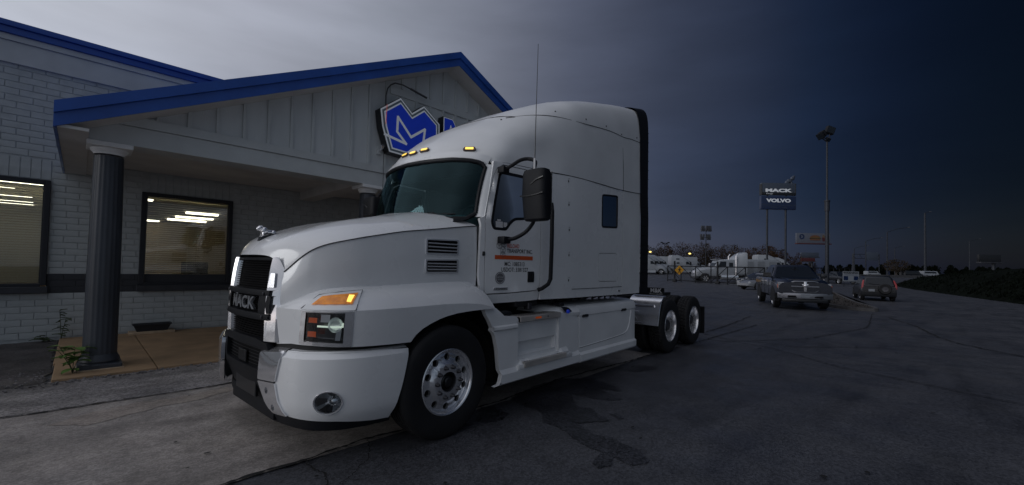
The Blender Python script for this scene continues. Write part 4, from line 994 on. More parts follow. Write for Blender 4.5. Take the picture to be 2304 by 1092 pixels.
text('badge_lettering', 'CERTIFIED', .02, lambda x, y, o: SN(.87+x, 1.436+y, .0055), 'sticker_white', dd, extrude=0); text('badge_lettering', 'UPTIME', .02, lambda x, y, o: SN(.87+x, 1.412+y, .0055), 'sticker_white', dd, extrude=0)
mb = MB(); mb.grid([[SN(x, z, .001) for z in (1.975, 2.04)] for x in (.80, .895)]); mb.build('sticker', 'sticker_white', dd); mb = MB(); mb.grid([[SN(x, z, .001) for z in (1.985, 2.035)] for x in (.905, .955)]); mb.build('sticker', 'sticker_white', dd)
mb = MB(); mb.grid([[SN(x, z, .001) for z in (2.045, 2.062)] for x in (.82, .87)]); mb.build('sticker', 'sticker_white', dd)
# windscreen : between bottom curve and top curve
ys_ = [.27, .30, .36, .48, .6, .8, 1.0, 1.22]
def wb(y): d = 1.22-abs(1.22-y); return Vector((I(d, [.28, .32, .38, .48, .6, .8, .97, 1.22], [.66, .585, .51, .42, .345, .265, .215, .18]), y, I(d, [.28, .36, .48, 1.22], [2.085, 2.05, 2.045, 2.045])))
def wt(y): d = 1.22-abs(1.22-y); return Vector((I(d, [.28, .32, .38, .5, .6, .8, .97, 1.22], [.80, .735, .675, .58, .525, .455, .42, .40]), y, I(d, [.28, .34, .42, .6, 1.22], [2.645, 2.675, 2.695, 2.71, 2.715])))
YY = list(np.linspace(.305, 2.135, 33))
def wp(y, t, o=0):
    p = wb(y).lerp(wt(y), t); p.x -= .02*sin(pi*t)+o; return p
mb = MB(); mb.grid([[wp(y, t) for t in np.linspace(0, 1, 9)] for y in YY]); wsn = mb.build('windshield', 'windscreen', trk, 60)
edge = [wp(.305, t, .006) for t in np.linspace(.06, .94, 8)]+[wp(.33, .99, .006)]+[wp(y, 1, .006) for y in YY[1:-1]]+[wp(2.11, .99, .006)]+[wp(2.135, t, .006) for t in np.linspace(.94, .06, 8)]+[wp(y, 0, .006) for y in YY[1:-1][::-1]]+[wp(.305, .06, .006)]
MB().tube(edge, .024, 8).build('seal', 'rubber_seal', wsn)
# A pillar fill between windscreen edge and side wall
for sd in (0, 1):
    mb = MB(); rows = []
    for t in np.linspace(0, 1, 7):
        a = wp(.31, t); z = a.z; bx0 = I(z, [2.0, 2.045, 2.27, 2.53, 2.63, 2.7], [.60, .662, .712, .79, .83, .86]); b = SN(bx0, z, -.004); rows.append([a, a.lerp(b, .5)+Vector((-.012, -.012, 0)), b])
    mb.grid(rows)
    if sd: [setattr(v, 'co', my(v.co)) for v in mb.bm.verts]
    mb.build('door_pillar', 'white_paint', trk, 60)
# cowl panel under the windscreen
mb = MB(); mb.grid([[wb(y)+Vector((.02, 0, .0)), wb(y)+Vector((-.05, 0, -.01)), wb(y)+Vector((-.16, 0, -.05))] for y in YY]); mb.build('cowl_top', 'black_plastic', trk)
for y0, y1 in ((1.05, .62), (1.95, 1.45)):
    mb = MB(); mb.tube([wp(y0+.1, -.02, .05), wp(y0, .05, .05), wp(y1, .09, .045)], [.012, .009, .006], 6); mb.box(wp(y0+.08, -.05, .05)-Vector((.03, .03, .02)), wp(y0+.08, -.05, .05)+Vector((.03, .03, .03)), .008); wi = mb.build('wiper', 'black_plastic', trk)
    MB().tube([wp(y0+.12, .045, .02), wp((y0+y1)/2, .085, .022), wp(y1-.18, .075, .02)], .007, 5).build('wiper_blade', 'rubber_seal', wi)
# interior
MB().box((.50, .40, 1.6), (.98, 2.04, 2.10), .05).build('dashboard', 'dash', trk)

mb = MB(); rr = [(.98+.06*sin(a)*0, .72+.21*cos(a), 2.10+.21*sin(a)*.8) for a in np.linspace(0, 2*pi, 25)]; mb.tube([(x+.12*(z-2.1)*-1.2, y, z) for x, y, z in rr], .014, 6, cap=False); mb.tube([(.8, .72, 2.0), (.97, .72, 2.09)], .02, 6); mb.tube([(.98, .52, 2.1), (.98, .92, 2.1)], .012, 6); mb.build('steering_wheel', 'black_plastic', trk)
for y in (.72, 1.75):
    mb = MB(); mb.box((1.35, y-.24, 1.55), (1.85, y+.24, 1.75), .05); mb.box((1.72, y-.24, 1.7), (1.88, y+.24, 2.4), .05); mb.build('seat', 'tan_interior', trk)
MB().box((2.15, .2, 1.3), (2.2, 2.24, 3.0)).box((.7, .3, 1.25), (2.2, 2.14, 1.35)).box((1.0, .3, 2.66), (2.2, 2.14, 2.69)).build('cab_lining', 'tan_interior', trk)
# ---- roof fairing shell
SX = [0, .04, .12, .22, .34, .46, .58, .70, .82, .92, 1.0]
Lp = [(.80, .30, 2.685), (.84, .262, 2.70), (.97, .22, 2.712), (1.2, .175, 2.712), (1.5, .125, 2.715), (1.85, .075, 2.728), (2.25, .035, 2.738), (2.75, .028, 2.745), (3.3, .028, 2.752), (3.75, .03, 2.775), (4.10, .03, 2.80)]
Kp = [(.385, 2.73), (.43, 2.83), (.58, 2.985), (.86, 3.205), (1.25, 3.43), (1.65, 3.645), (2.1, 3.845), (2.62, 4.01), (3.15, 4.13), (3.65, 4.21), (4.10, 4.25)]
Np = [2.6, 2.7, 3.0, 3.6, 4.6, 5.2, 5.6, 6.0, 7.0, 9.5, 12]
def RS(s, a, o=0):
    # a: 0 = lower seam on the near side, 1 = roof centre
    lx, ly, lz = (I(s, SX, [p[i] for p in Lp]) for i in range(3)); kx, kz = (I(s, SX, [p[i] for p in Kp]) for i in range(2)); n = I(s, SX, Np)
    th = a*pi/2; c = max(0, cos(th))**(2/n); sn = max(0, sin(th))**(2/n)
    y = CY-(CY-ly)*c; z = lz+(kz-lz)*sn; q = c**2.2; x = kx+(lx-kx)*q
    # blister recess behind the cab roof corner
    if .15 < s < .75 and a < .5:
        g = math.exp(-((x-1.45)/.36)**4)*math.exp(-((z-2.92+.10*(x-1.45))/.15)**2); y += .040*g
    return Vector((x, y, z))
# denser sampling with smooth stations
sl = list(np.linspace(0, 1, 61)); al = [0, .04, .1, .17, .25, .33, .4, .46, .5, .54, .58, .63, .7, .78, .86, .93, 1]
def RSm(s, a):
    e = .018; v = Vector((0, 0, 0)); wsum = 0
    for d, w_ in ((-e*1.5, .25), (0, .5), (e*1.5, .25)):
        ss = min(1, max(0, s+d)); 
        if s+d < 0 or s+d > 1: ss = s
        v += RS(ss, a)*w_
    return v
mb = MB(); mb.grid([[RSm(s, a) for a in al] for s in sl]); mirror(mb); roof = mb.build('roof_fairing', 'white_fairing', trk, 50, merge=.001)
# seams on the fairing
def onroof(s, a, o=.002):
    p = RSm(s, a); q1 = RSm(min(1, s+.01), a)-RSm(max(0, s-.01), a); q2 = RSm(s, min(1, a+.01))-RSm(s, max(0, a-.01)); n = q1.cross(q2)
    n.normalize()
    if n.y > 0 and p.y < .9 or n.z < 0: n = -n
    return p+n*o
def rsurf_zs(x, zt):
    # find (s,a) on near side with given x,z
    best = None
    for i in range(0, 101, 2):
        for a in np.linspace(0, .75, 31):
            p = RSm(i/100, a); d = (p.x-x)**2+(p.z-zt)**2
            if best is None or d < best[0]: best = (d, i/100, a)
    return best[1], best[2]
seamp = [(1.30, 3.40), (1.53, 3.425), (1.85, 3.46), (2.32, 3.50), (2.8, 3.535), (3.15, 3.545), (3.46, 3.55), (3.75, 3.57), (4.09, 3.62)]
pts = []
for x, z in seamp: s_, a_ = rsurf_zs(x, z); pts.append(onroof(s_, a_, .001))
front = [onroof(.335, a, .001) for a in (1, .9, .78, .68)]
for f in (lambda p: p, my):
    MB().tube([f(p) for p in [Vector(q) for q in spline(front+pts, 4)]], .0042, 5).build('seam', 'seam', roof)
    MB().tube([f(Vector((3.475, .029, 2.75))), f(Vector((3.46, .027, 3.1))), f(Vector((3.44, .032, 3.4))), f(Vector((3.43, .04, 3.55)))], .0045, 5).build('seam', 'seam', roof)
    lo_ = [f(RSm(s, 0)+Vector((0, -.001, -.004))) for s in np.linspace(.03, 1, 30)]; MB().tube(lo_, .0055, 5).build('seam', 'seam', roof)
    for x, z in ((1.12, 3.47), (1.9, 3.56), (2.4, 3.58), (2.95, 3.60), (3.35, 3.60), (3.95, 3.68), (4.05, 3.68)):
        s_, a_ = rsurf_zs(x, z); blobm = MB(); blob(blobm, f(onroof(s_, a_, .0)), (.011, .011, .011), 8); blobm.build('fastener', 'black_satin', roof)
# brow joining windscreen top with the shell
mb = MB(); mb.grid([[wt(y)+Vector((.0, 0, -.01)), wt(y)+Vector((-.014, 0, .016)), wt(y)+Vector((-.004, 0, .045)), wt(y)+Vector((.04, 0, .10))] for y in np.linspace(.29, 2.15, 40)]); mb.build('brow', 'white_paint', roof, 60)
# amber marker lamps
for y, s_ in ((.50, .03), (1.02, .115), (1.22, .115), (1.42, .115), (1.94, .03)):
    yy = min(y, 2*CY-y); best = None
    for s2 in np.linspace(.0, .3, 61):
        for a in np.linspace(.02, 1, 60):
            p = RSm(s2, a); d = (p.y-yy)**2+(p.z-(2.862 if yy > .6 else 2.84))**2
            if best is None or d < best[0]: best = (d, s2, a, p)
    _, s2, a, p = best; q1 = RSm(min(1, s2+.02), a)-RSm(max(0, s2-.02), a); q2 = RSm(s2, min(1, a+.02))-RSm(s2, max(0, a-.02)); n = q1.cross(q2).normalized()
    if n.x > 0: n = -n
    t1 = Vector((0, 0, 1)).cross(n).normalized(); 
    if y > CY: p = my(p); n = Vector((n.x, -n.y, n.z)); t1 = Vector((0, 0, 1)).cross(n).normalized()
    t2 = n.cross(t1).normalized(); fr = Matrix(((t1.x, t2.x, n.x, p.x), (t1.y, t2.y, n.y, p.y), (t1.z, t2.z, n.z, p.z), (0, 0, 0, 1)))
    mb = MB(); mb.prism(rnd([(-.075, -.012), (-.055, .026), (.055, .026), (.075, .0), (.055, -.026), (-.055, -.026)], .008, 2), .022, lambda q: fr @ q); b_ = mb.build('marker_lamp', 'amber_base', roof)
    mb = MB(); mb.prism(rnd([(-.045, -.014), (-.045, .014), (.045, .014), (.045, -.014)], .006, 2), .006, lambda q: fr @ (q+Vector((0, 0, .021)))); mb.build('bulb_glow', 'amber_glow', b_)
# rear face, trim extender
rim = [RSm(1, a) for a in al]; low = [Vector((4.10, .03, z)) for z in (1.172, 1.6, 2.0, 2.4, 2.8)]
full = low[:-1]+rim+[my(p) for p in (low[:-1]+rim[:-1])[::-1]]
def shrink(p, d): return Vector((p.x, CY+(p.y-CY)*(1-d/1.2), p.z-(d if p.z > 3.9 else d*max(0, (p.z-2.8)/1.4))))
mb = MB(); rows = []
for dx, d in ((-.012, -.010), (.0, -.012), (.19, -.058), (.20, -.05), (.20, .075)):
    rows.append([shrink(p, d)+Vector((dx-(.09*min(1, max(0, p.z-3.55)/.6)*(1 if dx < .05 else .25)), 0, 0)) for p in full])
mb.grid(rows); ext = mb.build('rear_extender', 'rubber_seal', trk, 40)
for zz in np.arange(1.35, 3.9, .155):
    for f in (lambda p: p, my):
        MB().tube([f(Vector((4.11, .012, zz))), f(Vector((4.19, -.008, zz-.012))), f(Vector((4.275, -.028, zz)))], .004, 4).build('rib', 'black_plastic', ext)
MB().box((3.40, .09, 1.2), (3.46, 2.35, 3.9)).build('sleeper_rear_wall', 'white_fairing', trk)
MB().box((1.5, .12, 1.165), (4.05, 2.32, 1.18)).box((.7, .3, 1.15), (1.5, 2.14, 1.18)).build('cab_floor', 'underbody', trk)
# ---- mirrors, grab bars, aerial
for sd in (0, 1):
    f = my if sd else (lambda p: Vector(p))
    mb = MB(); rows = []
    for z_, gx, gy in ((2.02, .055, .125), (2.035, .072, .142), (2.28, .075, .147), (2.49, .070, .144), (2.53, .055, .132), (2.54, .03, .11)):
        row = []
        for k in range(24):
            a = 2*pi*k/24; n = 3.4; c_, s_ = cos(a), sin(a); row.append(f(Vector((.87+gx*(abs(c_)**(2/n))*(1 if c_ > 0 else -1)-(.03*(z_ > 2.2) if c_ < 0 else 0), -.305+gy*(abs(s_)**(2/n))*(1 if s_ > 0 else -1)-.01, z_))))
        rows.append(row)
    V = mb.grid(rows, close_v=True); mb.bm.faces.new(V[0]); mb.bm.faces.new(V[-1]); mr = mb.build('mirror', 'black_plastic', trk, 40)
    mb = MB(); mb.grid([[f(Vector((.948, y, z))) for z in (2.09, 2.52)] for y in (-.44, -.17)]); mb.build('mirror_glass', 'chrome', mr)
    mb = MB(); mb.tube([f(Vector(q)) for q in ((.765, -.46, 2.285), (.765, -.38, 2.27), (.765, -.27, 2.262), (.772, -.17, 2.27))], .008, 5); mb.tube([f(Vector(q)) for q in ((.768, -.46, 2.44), (.765, -.38, 2.42), (.768, -.30, 2.375))], .008, 5); mb.build('crease', 'black_satin', mr)
    mb = MB(); arm = [(.87, .15, 2.60), (.90, .07, 2.64), (.95, -.02, 2.70), (1.0, -.10, 2.71), (.97, -.20, 2.66), (.90, -.24, 2.55)]; mb.tube([f(Vector(q)) for q in spline(arm, 4)], .021, 8); mb.box(f(Vector((.82, .11, 2.565))), f(Vector((.92, .20, 2.635))), .012); mb.build('mirror_arm', 'black_plastic', mr)
    mb = MB(); arm = [(.87, .10, 1.84), (.93, .02, 1.86), (.99, -.08, 1.93), (.98, -.18, 2.02), (.93, -.24, 2.08)]; mb.tube([f(Vector(q)) for q in spline(arm, 4)], .021, 8); mb.box(f(Vector((.81, .07, 1.80))), f(Vector((.92, .17, 1.875))), .012); mb.build('mirror_arm', 'black_plastic', mr)
    MB().tube([f(Vector(q)) for q in ((1.455, .03, 2.33), (1.50, -.045, 2.29), (1.505, -.05, 2.2), (1.505, -.05, 1.8), (1.50, -.045, 1.42), (1.47, -.035, 1.36), (1.40, .0, 1.31), (1.38, .045, 1.29))], .024, 8).build('grab_bar', 'black_plastic', trk)
mb = MB(); mb.tube([(.86, -.28, 2.55), (.86, -.28, 2.66)], .012, 8); ant = mb.build('aerial_base', 'sticker_white', trk); MB().tube([(.86, -.28, 2.66), (.865, -.28, 3.0), (.88, -.28, 3.85)], [.006, .0045, .003], 6).build('aerial', 'black_satin', ant)
# ---- chassis fairings
FE = [(.66, .325), (.72, .37), (.74, .44), (.72, .57), (.70, .71), (.66, .84), (.62, .94), (.575, 1.0), (.53, 1.06), (.50, 1.13)]
FEz = [p[1] for p in FE]; FEx = [p[0] for p in FE]
def fe(z): return I(z, FEz, FEx)
def yoff(x, z):  # sculpted depth of the front fairing
    y = .03
    if z < .445: y = -.005+.04*max(0, .36-z)/.04*0
    elif z < .475: y = -.005+.035*(z-.445)/.03
    if z < .345: y += .05*(.345-z)/.03
    if .885 < z < .935: y = .055-.025*abs(z-.91)/.025
    if z >= .935: y = .03+.35*max(0, z-1.05)**1.2
    if 1.06 < x < 2.0 and .44 < z < .545: y = min(y, -.005)
    return y
for sd in (0, 1):
    f = my if sd else (lambda p: Vector(p))
    o1 = [(fe(z), z) for z in (.325, .345, .37, .44, .57, .71, .84, .885)]+[(1.06, .885), (1.06, .56), (1.02, .545), (1.02, .475), (.96, .44), (2.24, .44), (2.25, .325)]
    def fs1(x, z, o): return f(Vector((x, yoff(x, z)-o, z)))
    main = [(.66, .325), (.70, .345), (.72, .37), (.74, .44), (.72, .57), (.70, .71), (.66, .84), (.62, .90), (.62, .93), (.575, 1.0), (.53, 1.06), (.51, 1.115), (.53, 1.13), (.68, 1.125), (.74, 1.08), (.80, 1.035), (.99, 1.02), (1.025, .985), (1.03, .945), (1.80, .945), (1.80, 1.0), (2.25, 1.0), (2.25, .325)]
    pocket = rnd([(1.06, .735), (1.76, .73), (1.775, .585), (1.05, .58)], .02, 2)
    cen = [(1.025, .545), (1.80, .545), (1.80, .93), (1.025, .93)]
    fz = panel('side_fairing', main, fs1, .05, 'white_fairing', trk, holes=[cen], res=.045, angle=22)
    panel('step_panel', cen, lambda x, z, o: f(Vector((x, .062-o, z))), 0, 'white_fairing', fz, holes=[pocket], res=.09)
    mb = MB(); mb.grid([[f(Vector((x, y, z))) for y, z in ((.03, .945), (.008, .93), (.006, .905), (.03, .885))] for x in (.625, .7, .85, .985, 1.0)]); mb.build('ridge', 'white_fairing', fz, 20)
    mb = MB(); mb.grid([[f(Vector((x, y, z))) for x, y, z in ((1.05, .06, zz), (1.08, .13, zz2))] for zz, zz2 in ((.565, .60), (.735, .735))]); mb.grid([[f(Vector((x, y, z))) for z, y in ((.60, .13), (.735, .10), (.737, .06))] for x in (1.06, 1.76)]); mb.grid([[f(Vector((1.76, .13, .60))), f(Vector((1.775, .06, .585)))], [f(Vector((1.76, .10, .735))), f(Vector((1.76, .06, .73)))]]); mb.grid([[f(Vector((1.06, .13, .60))), f(Vector((1.05, .06, .58)))], [f(Vector((1.76, .13, .60))), f(Vector((1.775, .06, .585)))]]); mb.build('step_pocket', 'white_fairing', fz)
    # ledge around lower step
    mb = MB(); mb.box(f(Vector((1.0, -.012, .445))), f(Vector((2.05, .06, .50))), .012); mb.build('step_ledge', 'white_fairing', fz)
    for (x0, x1, z0, z1, y0, y1) in ((1.03, 1.80, .955, 1.012, .0, .20), (1.08, 1.89, .462, .52, -.03, .07)):
        st = MB().box(f(Vector((x0, y0, z0))), f(Vector((x1, y0+.012, z1))), .003).build('step', 'brushed_metal', trk)
        MB().box(f(Vector((x0, y0+.013, z1-.006))), f(Vector((x1, y1, z1+.001))), .002).build('tread_plate', 'brushed_metal', st)
        nx = int((x1-x0)/.042); ny = max(2, int((y1-y0-.03)/.033)); mb = MB()
        for i in range(nx):
            for j in range(ny):
                c_ = f(Vector((x0+.03+i*.042+(j % 2)*.015, y0+.03+j*.033, z1+.0035))); vs = [mb.bm.verts.new(c_+Vector((.013*cos(a), .009*sin(a), 0))) for a in np.linspace(0, 2*pi, 9)[:-1]]; mb.bm.faces.new(vs)
        mb.build('grip_hole', 'underbody', st, kind='stuff')
    MB().box(f(Vector((1.29, -.004, .972))), f(Vector((1.40, 0, .994))), .002).build('step_marker', 'orange_reflector', fz)
    MB().box(f(Vector((1.52, -.003, .972))), f(Vector((1.535, 0, .996))), .002).build('step_bolt', 'black_satin', fz)
    blobm = MB(); blob(blobm, f(Vector((.90, .13, 1.045))), (.12, .06, .035), 14); blobm.build('cap', 'black_plastic', trk)
    # rear tank fairing: profile extruded along x
    prof = [(.06, .31), (.01, .325), (-.004, .345), (-.004, .425), (.028, .455), (.03, .60), (.03, .925), (.02, .935), (.022, .985), (.035, 1.03), (.08, 1.062), (.16, 1.08), (.42, 1.085), (.62, 1.08)]
    mb = MB(); xs = [2.262, 2.27]+list(np.linspace(2.4, 3.9, 12))+[3.96, 3.99, 4.005]
    rows = []
    for i, x in enumerate(xs):
        e = [.004, .0][i] if i < 2 else (0 if x < 3.92 else (x-3.92)**2*7)
        rows.append([f(Vector((x-(.09*max(0, .43-z) if x > 3.95 else 0), y+e, z))) for y, z in prof])
    V = mb.grid(rows)
    bk = [mb.bm.verts.new(f(Vector((4.005, .62, z)))) for z in (.35, 1.08)]
    mb.bm.faces.new([*V[-1], bk[0]])
    bk2 = mb.bm.verts.new(f(Vector((2.262, .62, .35)))); mb.bm.faces.new([*V[0], bk2])
    fz2 = mb.build('tank_fairing', 'white_fairing', trk, 22)
    # front top hump with filler cap
    prof2 = [(.018, .95), (.01, .985), (.035, 1.03), (.08, 1.062), (.16, 1.08), (.5, 1.085)]
    mb = MB(); rows = [[f(Vector((x, y+e, min(z, zz)))) for y, z in prof2] for x, e, zz in ((1.66, .28, 1.0), (1.70, .22, 1.05), (1.78, .10, 1.08), (1.9, .02, 1.09), (2.25, 0, 1.09))]; mb.grid(rows); mb.build('fairing_hump', 'white_fairing', fz, 30)
    mb = MB(); mb.lathe([(0, .05), (.05, .05), (.058, .04), (.06, 0)], c=f(Vector((1.93, .12, 1.075))), n=20, cap=True); blob(mb, f(Vector((1.87, .13, 1.10))), (.10, .045, .02), 12); mb.build('filler_cap', 'black_plastic', fz)
    mb = MB(); panel('', rnd([(1.90, 1.0), (2.06, 1.0), (2.0, 1.06), (1.86, 1.07)], .02, 2), lambda x, z, o: f(Vector((x, .016+max(0, z-1.03)*1.1-o-.006, z))), 0, None, None, res=.05, mb=mb); mb.build('filler_recess', 'black_satin', fz)
    mb = MB(); mb.lathe([(0, -.02), (.022, -.02), (.026, 0)], axis='y', c=f(Vector((1.94, .0, 1.012))), n=14); mb.build('blue_cap', 'sign_blue', fz)
    for x0, x1, z_ in ((2.33, 2.47, .905), (3.45, 3.60, .915)): MB().box(f(Vector((x0, .010, z_))), f(Vector((x1, .045, z_+.038))), .006).build('latch', 'black_satin', fz2)
    dl = [f(Vector((x, .0265, z))) for x, z in spline([(2.275, .52), (2.8, .535), (3.4, .56), (3.62, .59), (3.72, .68), (3.76, .8), (3.79, .915)], 5)]
    MB().tube(dl, .0045, 5).build('seam', 'seam' if 0 else 'white_fairing', fz2)
    MB().tube([p+Vector((0, .003 if not sd else -.003, -.008)) for p in dl], .0035, 4).build('seam', 'seam', fz2)
    mb = MB(); mb.box(f(Vector((.70, .09, .31))), f(Vector((2.25, .6, .33)))); mb.box(f(Vector((.78, .16, .33))), f(Vector((2.2, .6, .93)))); mb.build('step_box', 'underbody', fz)
# chassis
mb = MB()
for y in (.78, 1.58): mb.box((.4, y-.045, .78), (7.4, y+.045, 1.04), .004)
for x in (.9, 2.4, 4.4, 6.2, 7.35): mb.box((x, .8, .82), (x+.12, 1.6, 1.0))
mb.box((1.0, .6, .6), (3.9, 1.85, 1.05)); mb.box((4.3, .9, .98), (5.0, 1.5, 1.03))
ch = mb.build('chassis', 'underbody', trk)
rnt = random.Random(2)
for i in range(9):
    x0 = 2.3+i*.2; MB().tube([(x0, .45, 1.09), (x0+.1, .40+rnt.uniform(-.05, .05), 1.12+rnt.uniform(0, .03)), (x0+.25, .46, 1.10)], .012, 6).build('hose', 'steel_dark' if i % 3 else 'black_plastic', ch)
MB().box((1.31, .12, 1.06), (1.38, .2, 1.14), .01).build('latch_block', 'steel_dark', ch)
MB().box((1.1, .14, 1.10), (1.5, .5, 1.165), .01).build('cross_member', 'underbody', ch)
for x in (5.52, 6.86): MB().tube([(x, .3, .5), (x, 2.14, .5)], .07, 12).build('axle', 'underbody', ch); 
for x in (5.52, 6.86):
    mb = MB(); blob(mb, (x, CY, .5), (.2, .22, .2), 14); mb.build('differential', 'underbody', ch)
MB().tube([(.04, .3, .5), (.04, 2.14, .5)], .05, 10).build('axle', 'underbody', ch)
MB().lathe([(.0, 1.17), (.3, 1.17), (.5, 1.13), (.5, 1.06), (0, 1.06)], c=(5.9, CY, 0), n=28).build('fifth_wheel', 'steel_dark', trk)
# quarter fender ahead of drive wheels
for sd in (0, 1):
    f = my if sd else (lambda p: Vector(p))
    cv = [(5.20, 1.075), (5.10, 1.055), (5.0, .99), (4.93, .85), (4.885, .70), (4.85, .56)]
    mb = MB(); mb.grid([[f(Vector((x, y, z))) for x, z in cv] for y in (.02, .3, .62)]); q = mb.build('quarter_fender', 'polished_alu', trk, 60)
    MB().tube([f(Vector((x, .02, z))) for x, z in cv], .011, 6).build('fender_edge', 'chrome', q)
    mb = MB(); mb.tube([f(Vector((4.945, .12, .90))), f(Vector((4.935, .80, .90)))], .022, 8); mb.tube([f(Vector((4.86, .2, .60))), f(Vector((4.86, .60, .60)))], .008, 6); mb.tube([f(Vector((4.87, .40, .64))), f(Vector((4.89, .56, .80))), f(Vector((4.895, .40, .80)))], .006, 6); mb.build('fender_bracket', 'chrome', q)
    pl = MB().box(f(Vector((5.17, .03, 1.085))), f(Vector((5.18, .62, 1.225))), .003).build('dealer_plate', 'black_satin', q)
    if not sd:
        text('lettering', 'M&K', .11, lambda x, y, o: Vector((5.166, .185-x, 1.168+y)), 'decal_grey' if 0 else 'sticker_white', pl, extrude=0, offset=.003, sx=.95); text('lettering', 'TRUCK CENTERS', .035, lambda x, y, o: Vector((5.166, .185-x, 1.105+y)), 'sticker_white', pl, extrude=0, sx=.95)
    mb = MB(); mb.box(f(Vector((7.46, .0, .16))), f(Vector((7.475, .62, .72))), .004); mb.box(f(Vector((7.44, .0, .72))), f(Vector((7.475, .8, .76))), .004); mb.build('mud_flap', 'black_plastic', trk)
# ---- wheels
def tyre_mesh(w_, drive):
    R_ = .505; mb = MB(); n = 180 if drive else 72
    half = w_/2
    pr = [(.292, -half+.03), (.30, -half+.012), (.33, -half+.004), (.40, -half), (.455, -half+.004), (.482, -half+.014), (.497, -half+.03)]
    ribs = [-.105, -.055, .0, .055, .105]; tread = []
    y = -half+.036
    gw = .006
    pts = [-half+.034]
    if drive: gs = [-.062, .0, .062]
    else: gs = [-.075, -.038, 0, .038, .075]
    for g in gs: tread += [(R_, g-gw-.0005), (R_-.014, g-gw), (R_-.014, g+gw), (R_, g+gw+.0005)]
    prof = pr+[(R_-.002, -half+.038)]+tread+[(R_-.002, half-.038)]+[(r, -h) for r, h in pr[::-1]]
    rows = []
    for i, (r, h) in enumerate(prof):
        row = []
        for k in range(n):
            a = 2*pi*k/n; rr = r
            if drive and r > .49:
                zone = sum(1 for g in gs if h > g)
                if (k+zone*1) % 4 == 0 and h*h < (half-.02)**2: rr = min(r, R_-.013)
            if not drive and i in (5, 6, len(prof)-6, len(prof)-7): rr = r
            row.append((rr*cos(a), h, rr*sin(a)))
        rows.append(row)
    mb.grid(rows, close_v=True)
    me = finish(mb.bm, 30); me.materials.append(MATS['rubber']); return me
ty_f = tyre_mesh(.285, False); ty_d = tyre_mesh(.27, True)
def sidewall_text(): return None
def disc(holes_r, prof, m_='polished_alu', nh=10, hr=.030, n_out=60):
    # prof: list (r,h) monotone; flat annulus with hand holes mapped on the profile
    rs = [p[0] for p in prof]; hs_ = [p[1] for p in prof]
    return rs, hs_
def front_wheel(parent, y_out, sgn, x, z):
    # sgn=-1 : outer face towards -y
    W = bpy.data.objects.new('wheel', None); COL.objects.link(W); W.parent = parent; W.location = (x, y_out-sgn*.1425, z); W.empty_display_size = .1
    link('tyre', ty_f, None, W)
    def ly(h): return sgn*(.1425-h)   # h = depth behind the outer face
    def M3(r, a, h): return Vector((r*cos(a), ly(h), r*sin(a)))
    rimm = MB(); prof = [(.292, .02), (.298, .014), (.290, .008), (.280, .012), (.272, .03), (.268, .06)]
    rimm.grid([[M3(r, a, h) for a in np.linspace(0, 2*pi, 73)[:-1]] for r, h in prof], close_v=True)
    rimm.build('rim', 'polished_alu', W, 50)
    rs = [.075, .10, .165, .172, .19, .22, .255, .270]; hh = [.012, .012, .014, .020, .040, .046, .050, .062]
    def ds(u, v, o):
        r = hypot(u, v); return Vector((u, ly(I(r, rs, hh)-o), v))
    circ = [(.270*cos(a), .270*sin(a)) for a in np.linspace(0, 2*pi, 61)[:-1]]; inner = [(.090*cos(a), .090*sin(a)) for a in np.linspace(0, 2*pi, 37)[:-1]]
    hl_ = []
    for k in range(10):
        a = 2*pi*(k+.5)/10; c = Vector((.222*cos(a), .222*sin(a))); hl_.append([(c.x+.0315*cos(t), c.y+.0315*sin(t)) for t in np.linspace(0, 2*pi, 15)[:-1]])
    mb = MB(); panel('', circ, ds, .03, None, None, holes=[inner]+hl_, res=.022, mb=mb); mb.build('wheel_disc', 'polished_alu', W, 30)
    back = MB(); back.grid([[M3(r, a, .10) for a in np.linspace(0, 2*pi, 37)[:-1]] for r in (.27, .02)], close_v=True); back.build('brake_drum', 'underbody', W)
    for k in range(10):
        a = 2*pi*(k+.0)/10; c = Vector((.134*cos(a), 0, .134*sin(a))); nb = MB(); prf = [(.0, -.038), (.010, -.038), (.014, -.03), (.017, -.012), (.021, -.006), (.022, 0)]
        nb.grid([[Vector((c.x+r*cos(t), ly(.014+h), c.z+r*sin(t))) for t in np.linspace(0, 2*pi, 9)[:-1]] for r, h in prf], close_v=True); nb.build('lug_nut', 'steel_dark', W)
    hb = MB(); an = np.linspace(0, 2*pi, 33)[:-1]
    hb.grid([[M3(r, a, h) for a in an] for r, h in ((.090, .012), (.084, .016), (.075, .07))], close_v=True); hb.build('hub', 'steel_dark', W)
    hc = MB(); hc.grid([[M3(r, a, h) for a in an] for r, h in ((.075, .068), (.060, .045), (.046, .035), (.044, .015), (.034, .008), (.002, .008))], close_v=True); hc.build('hub_cap', 'black_satin', W, 30)
    return W
